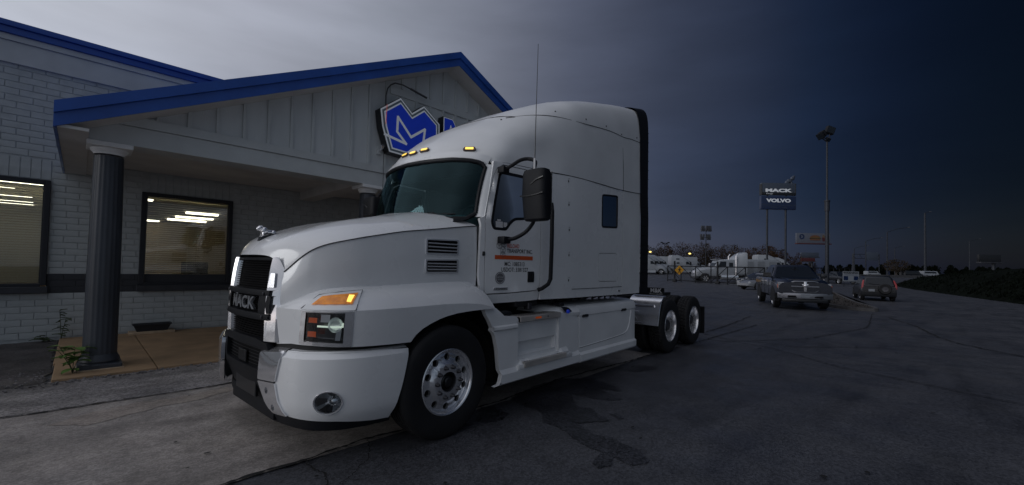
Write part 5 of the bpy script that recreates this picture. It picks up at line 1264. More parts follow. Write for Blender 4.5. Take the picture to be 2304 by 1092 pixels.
def drive_wheel(parent, y_out, sgn, x, z):
    W = bpy.data.objects.new('wheel', None); COL.objects.link(W); W.parent = parent; W.location = (x, y_out-sgn*.135, z); W.empty_display_size = .1
    link('tyre', ty_d, None, W); t2 = link('tyre', ty_d, None, W); t2.location = (0, -sgn*.32, 0); t2.rotation_euler = (0, .05, 0)
    an = np.linspace(0, 2*pi, 61)[:-1]
    def M3(r, a, h): return Vector((r*cos(a), sgn*(.135-h), r*sin(a)))
    mb = MB(); mb.grid([[M3(r, a, h) for a in an] for r, h in ((.292, .022), (.298, .014), (.288, .008), (.278, .014), (.272, .04), (.262, .10), (.262, .19), (.25, .205))], close_v=True); mb.build('rim', 'polished_alu', W, 40)
    rs = [.11, .14, .18, .25]; hh = [.16, .165, .19, .205]
    def ds(u, v, o): r = hypot(u, v); return Vector((u, sgn*(.135-I(r, rs, hh)+o*1), v))
    circ = [(.252*cos(a), .252*sin(a)) for a in an]; inner = [(.112*cos(a), .112*sin(a)) for a in an[::2]]; hl_ = []
    for k in range(10):
        a = 2*pi*(k+.5)/10; c = Vector((.215*cos(a), .215*sin(a))); hl_.append([(c.x+.025*cos(t), c.y+.025*sin(t)) for t in np.linspace(0, 2*pi, 13)[:-1]])
    mb = MB(); panel('', circ, ds, .0, None, None, holes=[inner]+hl_, res=.03, mb=mb); mb.build('wheel_disc', 'polished_alu', W, 30)
    mb = MB(); mb.grid([[M3(r, a, h) for a in an] for r, h in ((.115, .165), (.11, .10), (.105, .07), (.08, .055), (.002, .055))], close_v=True); mb.build('hub', 'steel_dark', W, 30)
    back = MB(); back.grid([[M3(r, a, .24) for a in an[::2]] for r in (.27, .02)], close_v=True); back.build('brake_drum', 'underbody', W)
    for k in range(10):
        a = 2*pi*k/10; c = Vector((.142*cos(a), 0, .142*sin(a))); nb = MB(); nb.grid([[Vector((c.x+r*cos(t), sgn*(.135-.165-h), c.z+r*sin(t))) for t in np.linspace(0, 2*pi, 8)[:-1]] for r, h in ((.02, 0), (.018, -.015), (.012, -.045), (.001, -.045))], close_v=True); nb.build('lug_nut', 'steel_dark', W)
    return W
front_wheel(trk, 0, -1, .04, .503); front_wheel(trk, 2.44, 1, .04, .503)
for x in (5.52, 6.86): drive_wheel(trk, .02, -1, x, .503); drive_wheel(trk, 2.42, 1, x, .503)
# water drips under the front wheel removed
# ------------------------------------------------------------------ background
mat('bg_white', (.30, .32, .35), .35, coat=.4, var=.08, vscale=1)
mat('bg_glass', (.010, .014, .020), .12, spec=.35)
mat('car_dark_blue', (.010, .014, .026), .25, coat=1, var=.2); mat('car_silver', (.30, .31, .33), .3, .5, coat=.7); mat('car_black', (.010, .012, .016), .3, coat=.4)
mat('pole_grey', (.026, .030, .040), .5, .3, var=.25, vscale=2); mat('sign_navy', (.006, .018, .065), .35, coat=.3); mat('sign_steel', (.07, .085, .115), .35, .3)
mat('sign_yellow', (.62, .30, .02), .5); mat('tail_red', (.25, .006, .010), .25, coat=.6, emis=(1, .02, .03), estr=.02)
mat('lamp_yellow', (1, .8, .3), .4, emis=(1, .72, .18), estr=2.2)
mat('bark', (.05, .04, .035), .9); mat('twigs', (.034, .026, .018), .9, spec=.05, var=.5, vscale=.5); mat('autumn', (.052, .030, .016), .9, spec=.05, var=.5, vscale=.3)
mat('dark_bush', (.005, .007, .005), .95, spec=.02, var=.5, vscale=.6); mat('berm_grass', (.007, .009, .007), .95, spec=.02, var=.5, vscale=1.2, bump=.5, bscale=12)
mat('island_dirt', (.05, .04, .032), .9, var=.5, vscale=4, bump=.5, bscale=30); mat('kerb', (.09, .088, .09), .8, var=.3, vscale=5)
mat('bun', (.14, .06, .025), .6); mat('patty', (.05, .02, .012), .7); mat('lettuce', (.06, .12, .02), .6); mat('billboard_face', (.10, .11, .14), .5); mat('billboard_red', (.07, .012, .014), .5); mat('fries', (.18, .11, .04), .6)
mat('dull_chrome', (.30, .31, .34), .3, .85)
mat('headlamp_glass', (.35, .36, .38), .12, coat=1); mat('plate_white', (.22, .24, .27), .5)
mat('road_far', (.05, .05, .055), .6)

def wheel_simple(par, x, y, r, w_, side, m_rim='polished_alu', spokes=6):
    W = bpy.data.objects.new('wheel', None); COL.objects.link(W); W.parent = par; W.location = (x, y, r)
    mb = MB(); mb.lathe([(r*.66, -w_/2), (r*.9, -w_/2), (r, -w_*.36), (r, w_*.36), (r*.9, w_/2), (r*.66, w_/2)], axis='y', n=28); mb.build('tyre', 'rubber', W)
    mb = MB(); s = side
    mb.lathe([(r*.67, s*w_*.5), (r*.64, s*w_*.40), (r*.60, s*w_*.12)], axis='y', n=28); mb.lathe([(r*.16, s*w_*.38), (.001, s*w_*.38)], axis='y', n=12)
    for k in range(spokes):
        a = 2*pi*k/spokes; c_, s_ = cos(a), sin(a); q = []
        for rr, hw in ((r*.08, r*.10), (r*.64, r*.13)):
            q.append([Vector((c_*rr-s_*hw, s*w_*.36, s_*rr+c_*hw)), Vector((c_*rr+s_*hw, s*w_*.36, s_*rr-c_*hw))])
        mb.grid(q)
    mb.build('rim', m_rim, W)
    mb = MB(); mb.lathe([(r*.66, s*w_*.05), (.001, s*w_*.05)], axis='y', n=20); mb.build('brake_disc', 'underbody', W)
    return W
def loft_body(name, st, m_, par, angle=40):
    # st: list of (x, z_bottom, z_top, half_w, shoulder_drop, top_half_w)
    mb = MB(); rows = []
    for x, zb, zt, hw, sd_, tw in st:
        h = zt-zb; half = [(0, zb), (hw*.9, zb), (hw*.985, zb+h*.12), (hw, zb+h*.45), (hw*.985, zt-sd_), (tw, zt-sd_*.25), (tw*.8, zt-.004), (0, zt)]
        ring = half+[(-y, z) for y, z in half[-2:0:-1]]
        rows.append([(x, y, z) for y, z in ring])
    V = mb.grid(rows, close_v=True); mb.bm.faces.new(V[0]); mb.bm.faces.new(V[-1]); return mb.build(name, m_, par, angle)
def frustum(name, base, top, m_, par):
    # base/top : (x0, x1, hw, z)
    def rg(x0, x1, hw, z, c=.08): return rnd([(x0, -hw), (x1, -hw), (x1, hw), (x0, hw)], c, 2)
    mb = MB(); b = rg(*base); t = rg(*top, c=.14); V = mb.grid([[(x, y, base[3]) for x, y in b], [(x, y, top[3]-.04) for x, y in t], [(x*.94+.06*(top[0]+top[1])/2, y*.92, top[3]) for x, y in t]], close_v=True)
    mb.bm.faces.new(V[2]); return mb.build(name, m_, par, 35)
def quadpane(name, pts, m_, par, off=None):
    mb = MB(); mb.bm.faces.new([mb.bm.verts.new(Vector(p)) for p in pts]); return mb.build(name, m_, par)
def greenhouse(par, base, top, body_m, splits, rear=True):
    g = frustum('cabin', base, top, body_m, par)
    bx0, bx1, bh, bz = base; tx0, tx1, th, tz = top; e = .012
    def side(a, z, s): # a along base 0..1 rear->front
        t = (z-bz)/(tz-bz); x = (bx0+(bx1-bx0)*a)*(1-t)+(tx0+(tx1-tx0)*a)*t; y = bh*(1-t)+th*t; return Vector((x, s*(y+e), z))
    z0, z1 = bz+.04, tz-.10
    for s in (1, -1):
        for a0, a1 in splits: quadpane('side_window', [side(a0, z0, s), side(a1, z0, s), side(a1, z1, s), side(a0, z1, s)], 'bg_glass', g)
    def fr(t, y, front):
        X = (bx1*(1-t)+tx1*t)+e if front else (bx0*(1-t)+tx0*t)-e; return Vector((X, y*(bh*(1-t)+th*t), bz+(tz-bz)*t))
    quadpane('windscreen', [fr(.05, -.88, 1), fr(.05, .88, 1), fr(.84, .86, 1), fr(.84, -.86, 1)], 'bg_glass', g)
    if rear: quadpane('rear_window', [fr(.10, -.85, 0), fr(.10, .85, 0), fr(.82, .84, 0), fr(.82, -.84, 0)], 'bg_glass', g)
    return g
def arch_disc(par, x, hw, r, s, zc):
    mb = MB(); vs = [(x+r*cos(a), s*(hw+.004), max(.20, zc+r*sin(a))) for a in np.linspace(-.25, pi+.25, 18)]; mb.bm.faces.new([mb.bm.verts.new(v) for v in vs]); mb.grid([[Vector(v) for v in vs], [Vector((v[0], v[1]-s*.2, v[2])) for v in vs]]); return mb.build('wheel_arch', 'underbody', par)

# ---- pickup
pk = thing('pickup_truck', 'dark crew cab pickup with chrome grille and bumper standing at the grass island', 'pickup', (22.02, 3.95, .02), radians(202.4))
# local x forward, origin on the ground below the front axle region
px0 = -3.95
loft_body('body', [(-4.75, .62, 1.28, .96, .10, .93), (-4.7, .50, 1.32, .99, .10, .95), (-2.9, .46, 1.32, 1.0, .10, .96), (-2.85, .44, 1.32, 1.0, .10, .96), (-.9, .44, 1.32, 1.0, .14, .92), (-.3, .5, 1.31, 1.0, .16, .86), (.45, .55, 1.28, 1.0, .18, .80), (.85, .60, 1.22, .98, .20, .78), (.97, .66, 1.14, .93, .16, .74)], 'car_dark_blue', pk, 30)
MB().box((-4.68, -.84, 1.30), (-2.95, .84, 1.335)).build('bed_floor', 'underbody', pk)
greenhouse(pk, (-2.92, -.55, .93, 1.29), (-2.62, -1.28, .70, 1.90), 'car_dark_blue', [(.06, .46), (.52, .93)])
loft_body('bonnet_bulge', [(-.75, 1.25, 1.36, .62, .03, .55), (.1, 1.2, 1.345, .66, .04, .58), (.80, 1.1, 1.26, .62, .05, .55)], 'car_dark_blue', pk, 40)
for x in (.0, -3.62):
    for s in (1, -1): arch_disc(pk, x, 1.0, .52, s, .42); wheel_simple(pk, x, s*.87, .405, .27, s, 'polished_alu', 5)
# grille: chrome ring, cross bars, dark mesh
def gx(y, z): return 1.0-.10*(y/.6)**2-.06*max(0, z-.95)
gb = MB(); rr = rnd([(-.53, .80), (-.56, 1.12), (-.42, 1.20), (.42, 1.20), (.56, 1.12), (.53, .80), (.40, .72), (-.40, .72)], .06, 3)
gb.grid([[(gx(y, z)+.012, y, z) for y, z in [(q[0]*k, .97+(q[1]-.97)*k) for q in rr]] for k in (1, .98)]+[[(gx(y, z)+.03, y, z) for y, z in [(q[0]*k, .97+(q[1]-.97)*k) for q in rr]] for k in (.95, .88)]+[[(gx(y, z)-.02, y, z) for y, z in [(q[0]*.85, .97+(q[1]-.97)*.85) for q in rr]]], close_v=True); g_ = gb.build('grille', 'dull_chrome', pk, 40)
mb = MB(); mb.bm.faces.new([mb.bm.verts.new((.93, q[0]*.9, .97+(q[1]-.97)*.9)) for q in rr]); mb.build('grille_mesh', 'mesh_black', g_)
mb = MB(); mb.box((.94, -.50, .945), (1.01, .50, .985), .01); mb.build('cross_bar', 'dull_chrome', g_); MB().box((.97, -.05, .76), (1.05, .05, 1.17), .012).build('cross_bar', 'chrome', g_)
mb = MB(); blob(mb, (1.06, 0, 1.0), (.03, .08, .07), 10); blob(mb, (1.06, .08, 1.04), (.025, .05, .03), 8); blob(mb, (1.06, -.08, 1.04), (.025, .05, .03), 8); mb.build('ram_emblem', 'chrome', g_)
for s in (1, -1):
    MB().box((.80, s*.58, .86), (.93, s*.93, 1.10), .03).build('headlight', 'headlamp_glass', pk); MB().box((.82, s*.86, .90), (.90, s*.955, 1.02), .015).build('turn_lamp', 'orange_reflector', pk)
    MB().box((-.85, s*.98, 1.34), (-.68, s*1.20, 1.50), .03).build('mirror', 'car_black', pk)
    for x in (-1.85, -2.85): MB().box((x, s*1.0, 1.12), (x+.2, s*1.015, 1.15), .003).build('door_handle', 'chrome', pk)
    mb = MB(); 
    for x in (-.95, -1.98, -2.88): mb.box((x-.004, s*.99, .55), (x+.004, s*1.003, 1.25))
    mb.build('door_gap', 'seam', pk)
mb = MB(); st = []
rows = []
for y in np.linspace(-.98, .98, 15):
    b = 1.07-.17*(abs(y)/.98)**2.2; rows.append([(b-.05, y, .70), (b, y, .68), (b+.01, y, .60), (b, y, .47), (b-.05, y, .44), (b-.14, y, .44)])
mb.grid(rows); bp_ = mb.build('bumper', 'dull_chrome', pk, 40); MB().box((1.06, -.17, .51), (1.09, .17, .66), .006).build('number_plate', 'plate_white', bp_)
for s in (1, -1): MB().box((1.0, s*.30, .50), (1.06, s*.62, .58), .01).build('air_slot', 'mesh_black', bp_)
MB().box((.5, -.8, .30), (.95, .8, .46), .03).build('valance', 'car_black', pk)
MB().tube([(-.95, .05, 1.80), (-1.0, .05, 1.7)], .015, 5).box((-1.04, -.08, 1.62), (-1.0, .16, 1.71), .01).build('rear_view_mirror', 'black_plastic', pk)
# ---- suv seen from behind
sv = thing('suv', 'dark grey suv seen from behind with a spare wheel on its rear door', 'suv', (32.7, 1.95, 0), radians(12))
loft_body('body', [(-.10, .36, .98, .82, .08, .80), (-.02, .30, 1.02, .87, .08, .82), (.3, .28, 1.04, .89, .08, .83), (3.0, .28, 1.02, .89, .10, .80), (4.2, .32, .92, .86, .14, .70), (4.45, .38, .80, .76, .10, .62)], 'car_black', sv, 35)
sv.scale = (.9, .9, .9)
greenhouse(sv, (-.05, 3.2, .84, 1.0), (.28, 2.3, .66, 1.62), 'car_black', [(.04, .30), (.33, .60), (.63, .92)])
mb = MB(); mb.box((.4, .58, 1.62), (2.1, .62, 1.67), .01); mb.build('roof_rail', 'black_plastic', sv); MB().box((.4, -.62, 1.62), (2.1, -.58, 1.67), .01).build('roof_rail', 'black_plastic', sv)
MB().box((-.16, -.86, .32), (.1, .86, .60), .04).build('bumper', 'black_plastic', sv)
for s in (1, -1):
    mb = MB(); mb.grid([[(-.115, s*.80, .80), (-.115, s*.88, .80)], [(-.10, s*.78, 1.04), (-.09, s*.88, 1.04)], [(.10, s*.72, 1.36), (.12, s*.79, 1.36)]]); mb.grid([[(-.115, s*.89, .80), (.05, s*.90, .82)], [(-.09, s*.89, 1.04), (.10, s*.87, 1.04)], [(.12, s*.80, 1.36), (.22, s*.79, 1.36)]]); mb.build('tail_light', 'tail_red', sv)
    MB().box((2.75, s*.88, 1.02), (2.9, s*1.08, 1.16), .03).build('mirror', 'car_black', sv)
    for x in (.62, 3.5): arch_disc(sv, x, .89, .40, s, .34); wheel_simple(sv, x, s*.77, .335, .22, s)
MB().box((-.118, -.84, .66), (-.10, .84, .90), .01).build('tailgate_panel', 'car_silver' if 0 else 'car_black', sv)
mb = MB(); mb.lathe([(.18, -.26), (.30, -.27), (.335, -.22), (.335, -.14), (.3, -.12)], axis='x', c=(0, -.28, .80), n=28); mb.lathe([(.18, -.255), (.001, -.25)], axis='x', c=(0, -.28, .80), n=28); sw_ = mb.build('spare_wheel', 'rubber', sv); mb = MB(); mb.lathe([(.17, -.27), (.15, -.265), (.05, -.275), (.001, -.275)], axis='x', c=(0, -.28, .80), n=10); mb.build('wheel_cover', 'steel_dark', sw_)
MB().box((-.175, .22, .62), (-.165, .54, .78), .004).build('number_plate', 'plate_white', sv)
MB().tube([(-.02, .5, 1.14), (-.03, .2, 1.08), (-.04, -.05, 1.08)], .01, 5).build('rear_wiper', 'black_plastic', sv)
# ---- saloons behind the pickup
def saloon(lab, loc, rz, m_, hatch=0):
    t = thing('parked_car', lab, 'car', loc, rz, 'cars parked behind the pickup')
    loft_body('body', [(-2.2, .38, .85, .75, .08, .66), (-2.05, .26, .95, .84, .08, .74), (-1.2, .2, .98, .87, .10, .74), (.6, .2, .94, .87, .12, .74), (1.5, .22, .82, .86, .16, .62), (2.0, .28, .68, .78, .12, .5), (2.2, .34, .56, .62, .06, .42)], m_, t, 40)
    greenhouse(t, (-1.75, 1.15, .78, .93), (-1.15, .25, .60, 1.44), m_, [(.12, .44), (.48, .88)])
    for s in (1, -1):
        for x in (1.32, -1.32): arch_disc(t, x, .87, .37, s, .33); wheel_simple(t, x, s*.76, .33, .2, s, 'polished_alu', 8)
        MB().box((1.80, s*.50, .58), (2.04, s*.76, .72), .04).build('headlight', 'headlamp_glass', t); MB().box((-2.16, s*.52, .68), (-2.08, s*.78, .84), .02).build('tail_light', 'tail_red', t)
        MB().box((.72, s*.84, .92), (.88, s*1.0, 1.04), .03).build('mirror', m_, t)
    MB().box((1.7, -.5, .24), (2.22, .5, .36), .03).build('grille', 'mesh_black', t)
    return t
hdl = atan2(-R0.y, -R0.x)
saloon('light silver saloon with spoked wheels nosing out behind the dark pickup', tuple((Vector((41.44, 11.99, 0))+R0*2.15)[:2])+(.0,), hdl+radians(14), 'car_silver')
saloon('dark saloon with pale roof parked beyond the silver saloon', tuple((Vector((48.3, 13.6, 0))+R0*1.8)[:2])+(.12,), hdl-radians(8), 'car_black')
dk = thing('pickup_truck', 'distant black pickup half hidden by the tall light pole', 'pickup', (75.5, 8.3, .12), radians(215))
loft_body('body', [(-3.9, .55, 1.15, .95, .1, .9), (-1.2, .5, 1.15, .95, .1, .9), (.6, .5, 1.15, .95, .12, .85), (1.4, .6, 1.05, .9, .15, .75)], 'car_black', dk); greenhouse(dk, (-2.2, .4, .88, 1.12), (-1.9, -.4, .7, 1.75), 'car_black', [(.06, .46), (.52, .93)])
for x in (.7, -2.9):
    for s in (1, -1): wheel_simple(dk, x, s*.85, .4, .25, s)
# ---- far semis
def far_semi(lab, loc, rz, kind='aero', group=None, trailer=False):
    t = thing('semi_truck', lab, 'truck', loc, rz, group)
    if kind == 'aero':
        # one smooth loft: bonnet, cab, high roof
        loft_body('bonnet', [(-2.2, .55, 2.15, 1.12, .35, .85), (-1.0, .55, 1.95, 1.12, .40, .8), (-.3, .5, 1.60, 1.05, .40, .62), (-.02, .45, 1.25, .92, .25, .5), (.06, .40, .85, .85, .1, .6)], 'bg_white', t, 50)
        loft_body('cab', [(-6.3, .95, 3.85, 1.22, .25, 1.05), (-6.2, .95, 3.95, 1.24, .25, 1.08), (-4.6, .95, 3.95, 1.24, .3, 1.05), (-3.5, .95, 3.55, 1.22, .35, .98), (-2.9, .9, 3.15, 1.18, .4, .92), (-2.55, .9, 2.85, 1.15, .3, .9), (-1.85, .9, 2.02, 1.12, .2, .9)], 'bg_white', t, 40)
        quadpane('windscreen', [(-1.86, -.95, 2.10), (-1.86, .95, 2.10), (-2.50, .90, 2.80), (-2.50, -.90, 2.80)], 'bg_glass', t)
        for s in (1, -1):
            quadpane('side_window', [(-2.35, s*1.19, 2.0), (-3.2, s*1.235, 2.0), (-3.2, s*1.23, 2.6), (-2.75, s*1.19, 2.6)], 'bg_glass', t)
            quadpane('sleeper_window', [(-4.6, s*1.255, 2.1), (-5.2, s*1.255, 2.1), (-5.2, s*1.25, 2.4), (-4.6, s*1.25, 2.4)], 'bg_glass', t)
            quadpane('sleeper_window', [(-4.6, s*1.255, 3.0), (-5.3, s*1.255, 3.0), (-5.3, s*1.25, 3.25), (-4.6, s*1.25, 3.25)], 'bg_glass', t)
            MB().box((-2.4, s*1.25, 1.9), (-2.2, s*1.5, 2.55), .03).build('mirror', 'black_plastic', t)
            arch_disc(t, -1.15, 1.13, .62, s, .5); wheel_simple(t, -1.15, s*1.08, .5, .3, s)
            for x in (-7.0, -8.3): wheel_simple(t, x, s*1.0, .5, .5, s)
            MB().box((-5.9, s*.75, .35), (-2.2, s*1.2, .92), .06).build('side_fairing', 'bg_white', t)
            MB().box((-.25, s*.5, .75), (-.02, s*.9, 1.0), .05).build('headlight', 'headlamp_glass', t)
        MB().box((-.02, -.45, .7), (.07, .45, 1.35), .04).build('grille', 'mesh_black', t); MB().box((-9.0, -.5, .75), (-2, .5, .98)).build('chassis', 'underbody', t)
    else:
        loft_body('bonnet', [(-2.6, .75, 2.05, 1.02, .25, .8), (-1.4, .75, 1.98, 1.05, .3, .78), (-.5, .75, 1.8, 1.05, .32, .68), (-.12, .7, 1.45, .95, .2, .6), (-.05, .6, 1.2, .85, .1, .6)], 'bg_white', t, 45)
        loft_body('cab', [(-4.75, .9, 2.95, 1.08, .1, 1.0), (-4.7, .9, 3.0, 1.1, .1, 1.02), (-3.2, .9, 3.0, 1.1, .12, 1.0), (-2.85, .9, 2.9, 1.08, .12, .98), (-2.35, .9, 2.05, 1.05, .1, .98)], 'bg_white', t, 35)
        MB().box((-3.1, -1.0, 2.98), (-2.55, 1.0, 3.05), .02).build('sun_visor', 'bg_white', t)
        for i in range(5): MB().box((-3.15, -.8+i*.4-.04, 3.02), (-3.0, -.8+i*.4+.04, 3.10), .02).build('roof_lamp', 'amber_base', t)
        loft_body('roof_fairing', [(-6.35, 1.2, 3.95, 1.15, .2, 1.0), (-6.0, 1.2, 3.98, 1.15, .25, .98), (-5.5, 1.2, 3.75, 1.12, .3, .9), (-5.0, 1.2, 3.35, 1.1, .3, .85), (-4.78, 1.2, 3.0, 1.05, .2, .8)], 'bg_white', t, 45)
        quadpane('windscreen', [(-2.37, -.9, 2.12), (-2.37, .9, 2.12), (-2.83, .86, 2.84), (-2.83, -.86, 2.84)], 'bg_glass', t)
        for s in (1, -1):
            quadpane('side_window', [(-2.75, s*1.108, 2.0), (-3.75, s*1.112, 2.0), (-3.75, s*1.105, 2.72), (-3.05, s*1.105, 2.72)], 'bg_glass', t)
            quadpane('side_window', [(-4.1, s*1.112, 2.0), (-4.6, s*1.112, 2.0), (-4.6, s*1.105, 2.6), (-4.1, s*1.105, 2.6)], 'bg_glass', t)
            MB().tube([(-4.95, s*1.15, .8), (-4.95, s*1.15, 3.5)], .09, 10).build('exhaust_stack', 'chrome', t); MB().tube([(-4.95, s*1.15, 3.5), (-5.15, s*1.15, 3.75)], .06, 8).build('exhaust_tip', 'chrome', t)
            MB().tube([(-3.1, s*.95, .72), (-5.2, s*.95, .72)], .33, 16).build('fuel_tank', 'chrome', t)
            MB().box((-2.6, s*1.2, 1.9), (-2.5, s*1.4, 2.5), .02).build('mirror', 'chrome', t)
            arch_disc(t, -1.15, 1.06, .66, s, .52); wheel_simple(t, -1.15, s*1.0, .53, .3, s)
            for x in (-6.9, -8.2): wheel_simple(t, x, s*.95, .52, .5, s)
            MB().box((-.4, s*.78, 1.15), (-.12, s*1.0, 1.35), .05).build('headlight', 'headlamp_glass', t)
            MB().box((-2.6, s*.8, .45), (-1.85, s*1.1, .85), .02).build('step_box', 'steel_dark', t)
        MB().box((-.35, -1.1, .45), (.0, 1.1, .78), .06).build('bumper', 'steel_dark', t); MB().box((-9.0, -.45, .75), (-1, .45, .98)).build('chassis', 'underbody', t)
        MB().box((-.1, -.5, .85), (-.02, .5, 1.5), .02).build('grille', 'chrome', t)
    return t
gR = atan2(R0.y, R0.x); gL = hdl; LG = 'white semi trucks in the far row'
far_semi('nearest white high roof semi truck in the far row behind the gate', (81.4, 36.9, .72), gR-radians(6), group=LG)
far_semi('second white semi truck of the far row, its nose just past the nearest one', (85.9, 38.0, .80), gR-radians(6), group=LG)
far_semi('third white semi truck of the far row, furthest back', (90.5, 39.0, .86), gR-radians(6), group=LG)
far_semi('white semi truck standing alone between the yellow sign and the floodlight mast', (94.3, 35.2, .90), gR-radians(4), group=LG)
far_semi('small distant white semi truck behind the floodlight mast', (108, 38.3, .95), gR-radians(2), group=LG)
far_semi('white short cab semi truck with tall roof fairing and chrome stacks behind the gate', (56.6, 21.9, .1), gL-radians(5), 'day')
far_semi('white high roof semi truck nose right of the tall dealer sign poles', (88.5, 16.8, .72), gR-radians(8), group=LG)
far_semi('distant white semi truck seen over the pickup roof', (112, 20.2, .95), gR-radians(8), group=LG)
def boxbody(lab, loc, rz, L_, w_, h, z0, name='box_trailer', doors=0):
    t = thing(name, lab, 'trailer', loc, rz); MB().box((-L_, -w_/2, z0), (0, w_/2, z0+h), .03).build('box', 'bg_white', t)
    mb = MB(); mb.box((-L_, -w_/2-.02, z0-.08), (0, w_/2+.02, z0-.002)); mb.build('floor_rail', 'steel_dark', t)
    for x in (-L_+1.5, -L_+2.8):
        for s in (1, -1): wheel_simple(t, x, s*(w_/2-.25), .5, .45, s)
    if doors:
        for i in range(doors):
            for s in (1, -1): MB().box((-1.1-i*1.6, s*w_/2, z0+.25), (-.1-i*1.6, s*(w_/2+.02), z0+h-.3), .006).build('side_door', 'car_silver', t)
        for s in (1, -1): MB().box((-.6, s*w_/2, z0+.1), (-.3, s*(w_/2+.022), z0+.3), .004).build('decal_panel', 'tail_red', t)
    return t
boxbody('long white box trailer standing behind the far row of semi trucks', (101.5, 38.8, .9), gR-radians(3), 9, 2.6, 2.75, 1.1)
boxbody('white service body with side doors behind the short cab semi truck', (68.5, 15.6, .3), gR+radians(2), 6.2, 2.4, 2.25, .75, 'service_body', 3)
# ---- sliding gate and fence
def fencerun(name, lab, cat, a, b, h, npost, diag, wires=True, ft=.05):
    a = Vector(a); b = Vector(b); L_ = (b-a).length; d = (b-a)/L_; rz_ = atan2(d.y, d.x); t = thing(name, lab, cat, (a.x, a.y, gz(a.x, a.y)), rz_); zb = gz(b.x, b.y)-gz(a.x, a.y)
    Z = lambda x: zb*x/L_
    MB().tube([(0, 0, h), (L_, 0, h+zb)], ft, 6).build('top_rail', 'black_plastic', t); MB().tube([(0, 0, .18), (L_, 0, .18+zb)], ft, 6).build('bottom_rail', 'black_plastic', t)
    for i in range(npost+1):
        x = L_*i/npost; MB().tube([(x, 0, .0+Z(x)), (x, 0, h+Z(x))], ft*.9, 6).build('upright', 'black_plastic', t)
        if diag and i < npost: x2 = L_*(i+1)/npost; p = [(x, 0, h+Z(x)), (x2, 0, .18+Z(x2))] if i < npost/2 else [(x, 0, .18+Z(x)), (x2, 0, h+Z(x2))]; MB().tube(p, ft*.6, 5).build('brace', 'black_plastic', t)
    if wires:
        mb = MB(); s = .22; x = -h
        while x < L_:
            for sg_ in (1, -1):
                x0, z0, x1, z1 = (x, .2, x+h-.2, h) if sg_ > 0 else (x, h, x+h-.2, .2)
                if x0 < 0:
                    f_ = -x0/(x1-x0); z0 = z0+(z1-z0)*f_; x0 = 0
                if x1 > L_: f_ = (L_-x0)/(x1-x0); z1 = z0+(z1-z0)*f_; x1 = L_
                w_ = .005; mb.grid([[(x0-w_, 0, z0+Z(x0)), (x0+w_, 0, z0+Z(x0))], [(x1-w_, 0, z1+Z(x1)), (x1+w_, 0, z1+Z(x1))]])
            x += s
        mb.build('chain_link', 'black_plastic', t, kind='stuff')
    return t
fencerun('sliding_gate', 'black chain link sliding gate with diagonal braces and yellow diamond sign', 'gate', (55.45, 24.84), (52.1, 12.5), 2.05, 6, True, ft=.07)
fencerun('chain_link_fence', 'dark chain link fence running behind the pickup to the right', 'fence', (62, 14.6), (96, 9.6), 2.1, 12, False, ft=.07)
for i, (x, y) in enumerate(((54.6, 23.6), (53.4, 17.9))):
    t = thing('gate_post', ('thick black gate post beside the yellow diamond sign', 'thick black gate post in front of the short cab semi truck')[i], 'post', (x-.4, y-.25, gz(x, y)), 0)
    MB().tube([(0, 0, 0), (0, 0, 2.7)], .11, 10).build('post', 'black_plastic', t); MB().box((-.22, -.22, 0), (.22, .22, .35), .04).build('post_foot', 'black_plastic', t)
ds_ = thing('pedestrian_sign', 'yellow diamond sign with walking figure hanging on the black gate', 'sign', (52.7, 22.1, 1.6), atan2(R0.y, R0.x))
def dsp(q): return Vector((q.x, q.z, q.y))
mb = MB(); mb.prism(rnd([(0, -.60), (.60, 0), (0, .60), (-.60, 0)], .06, 2), .02, dsp); mb.build('sign_plate', 'sign_yellow', ds_)
mb = MB(); q = .026
blob(mb, (.03, -q, .27), (.06, .006, .065), 10); mb.prism([(-.06, -.05), (.07, -.05), (.09, .19), (-.04, .19)], .006, lambda p: Vector((p.x, -q+p.z, p.y))); mb.prism([(-.06, -.05), (.0, -.05), (-.10, -.36), (-.17, -.34)], .006, lambda p: Vector((p.x, -q+p.z-.001, p.y))); mb.prism([(.0, -.05), (.07, -.05), (.16, -.36), (.09, -.37)], .006, lambda p: Vector((p.x, -q+p.z-.001, p.y))); mb.prism([(-.04, .17), (-.04, .10), (-.19, -.02), (-.22, .03)], .006, lambda p: Vector((p.x, -q+p.z-.001, p.y))); mb.prism([(.08, .18), (.08, .11), (.20, .02), (.24, .07)], .006, lambda p: Vector((p.x, -q+p.z-.001, p.y))); mb.build('walking_figure', 'sign_black', ds_, kind=None)
ws = thing('warning_sign', 'white WARNING board on posts in front of the dark fence', 'sign', (63.8, 6.3, 0), atan2(R0.y, R0.x))
MB().box((-.95, -.02, .68), (.95, .02, 1.86), .01).build('board', 'plate_white', ws)
text('lettering', 'WARNING', .30, lambda x, y, o: Vector((x, -.024, 1.68+y)), 'sign_black', ws, extrude=0, offset=.012, sx=1.2)
for x in (-.6, .6): MB().box((x-.26, -.024, .82), (x+.26, -.021, 1.30)).build('pictogram', 'sign_navy', ws); 
for z in (1.42,): MB().box((-.8, -.024, z), (.8, -.022, z+.04)).build('text_line', 'sign_navy', ws)
for x in (-.8, .8): MB().tube([(x, .04, 0), (x, .04, 1.8)], .03, 6).build('leg', 'pole_grey', ws)
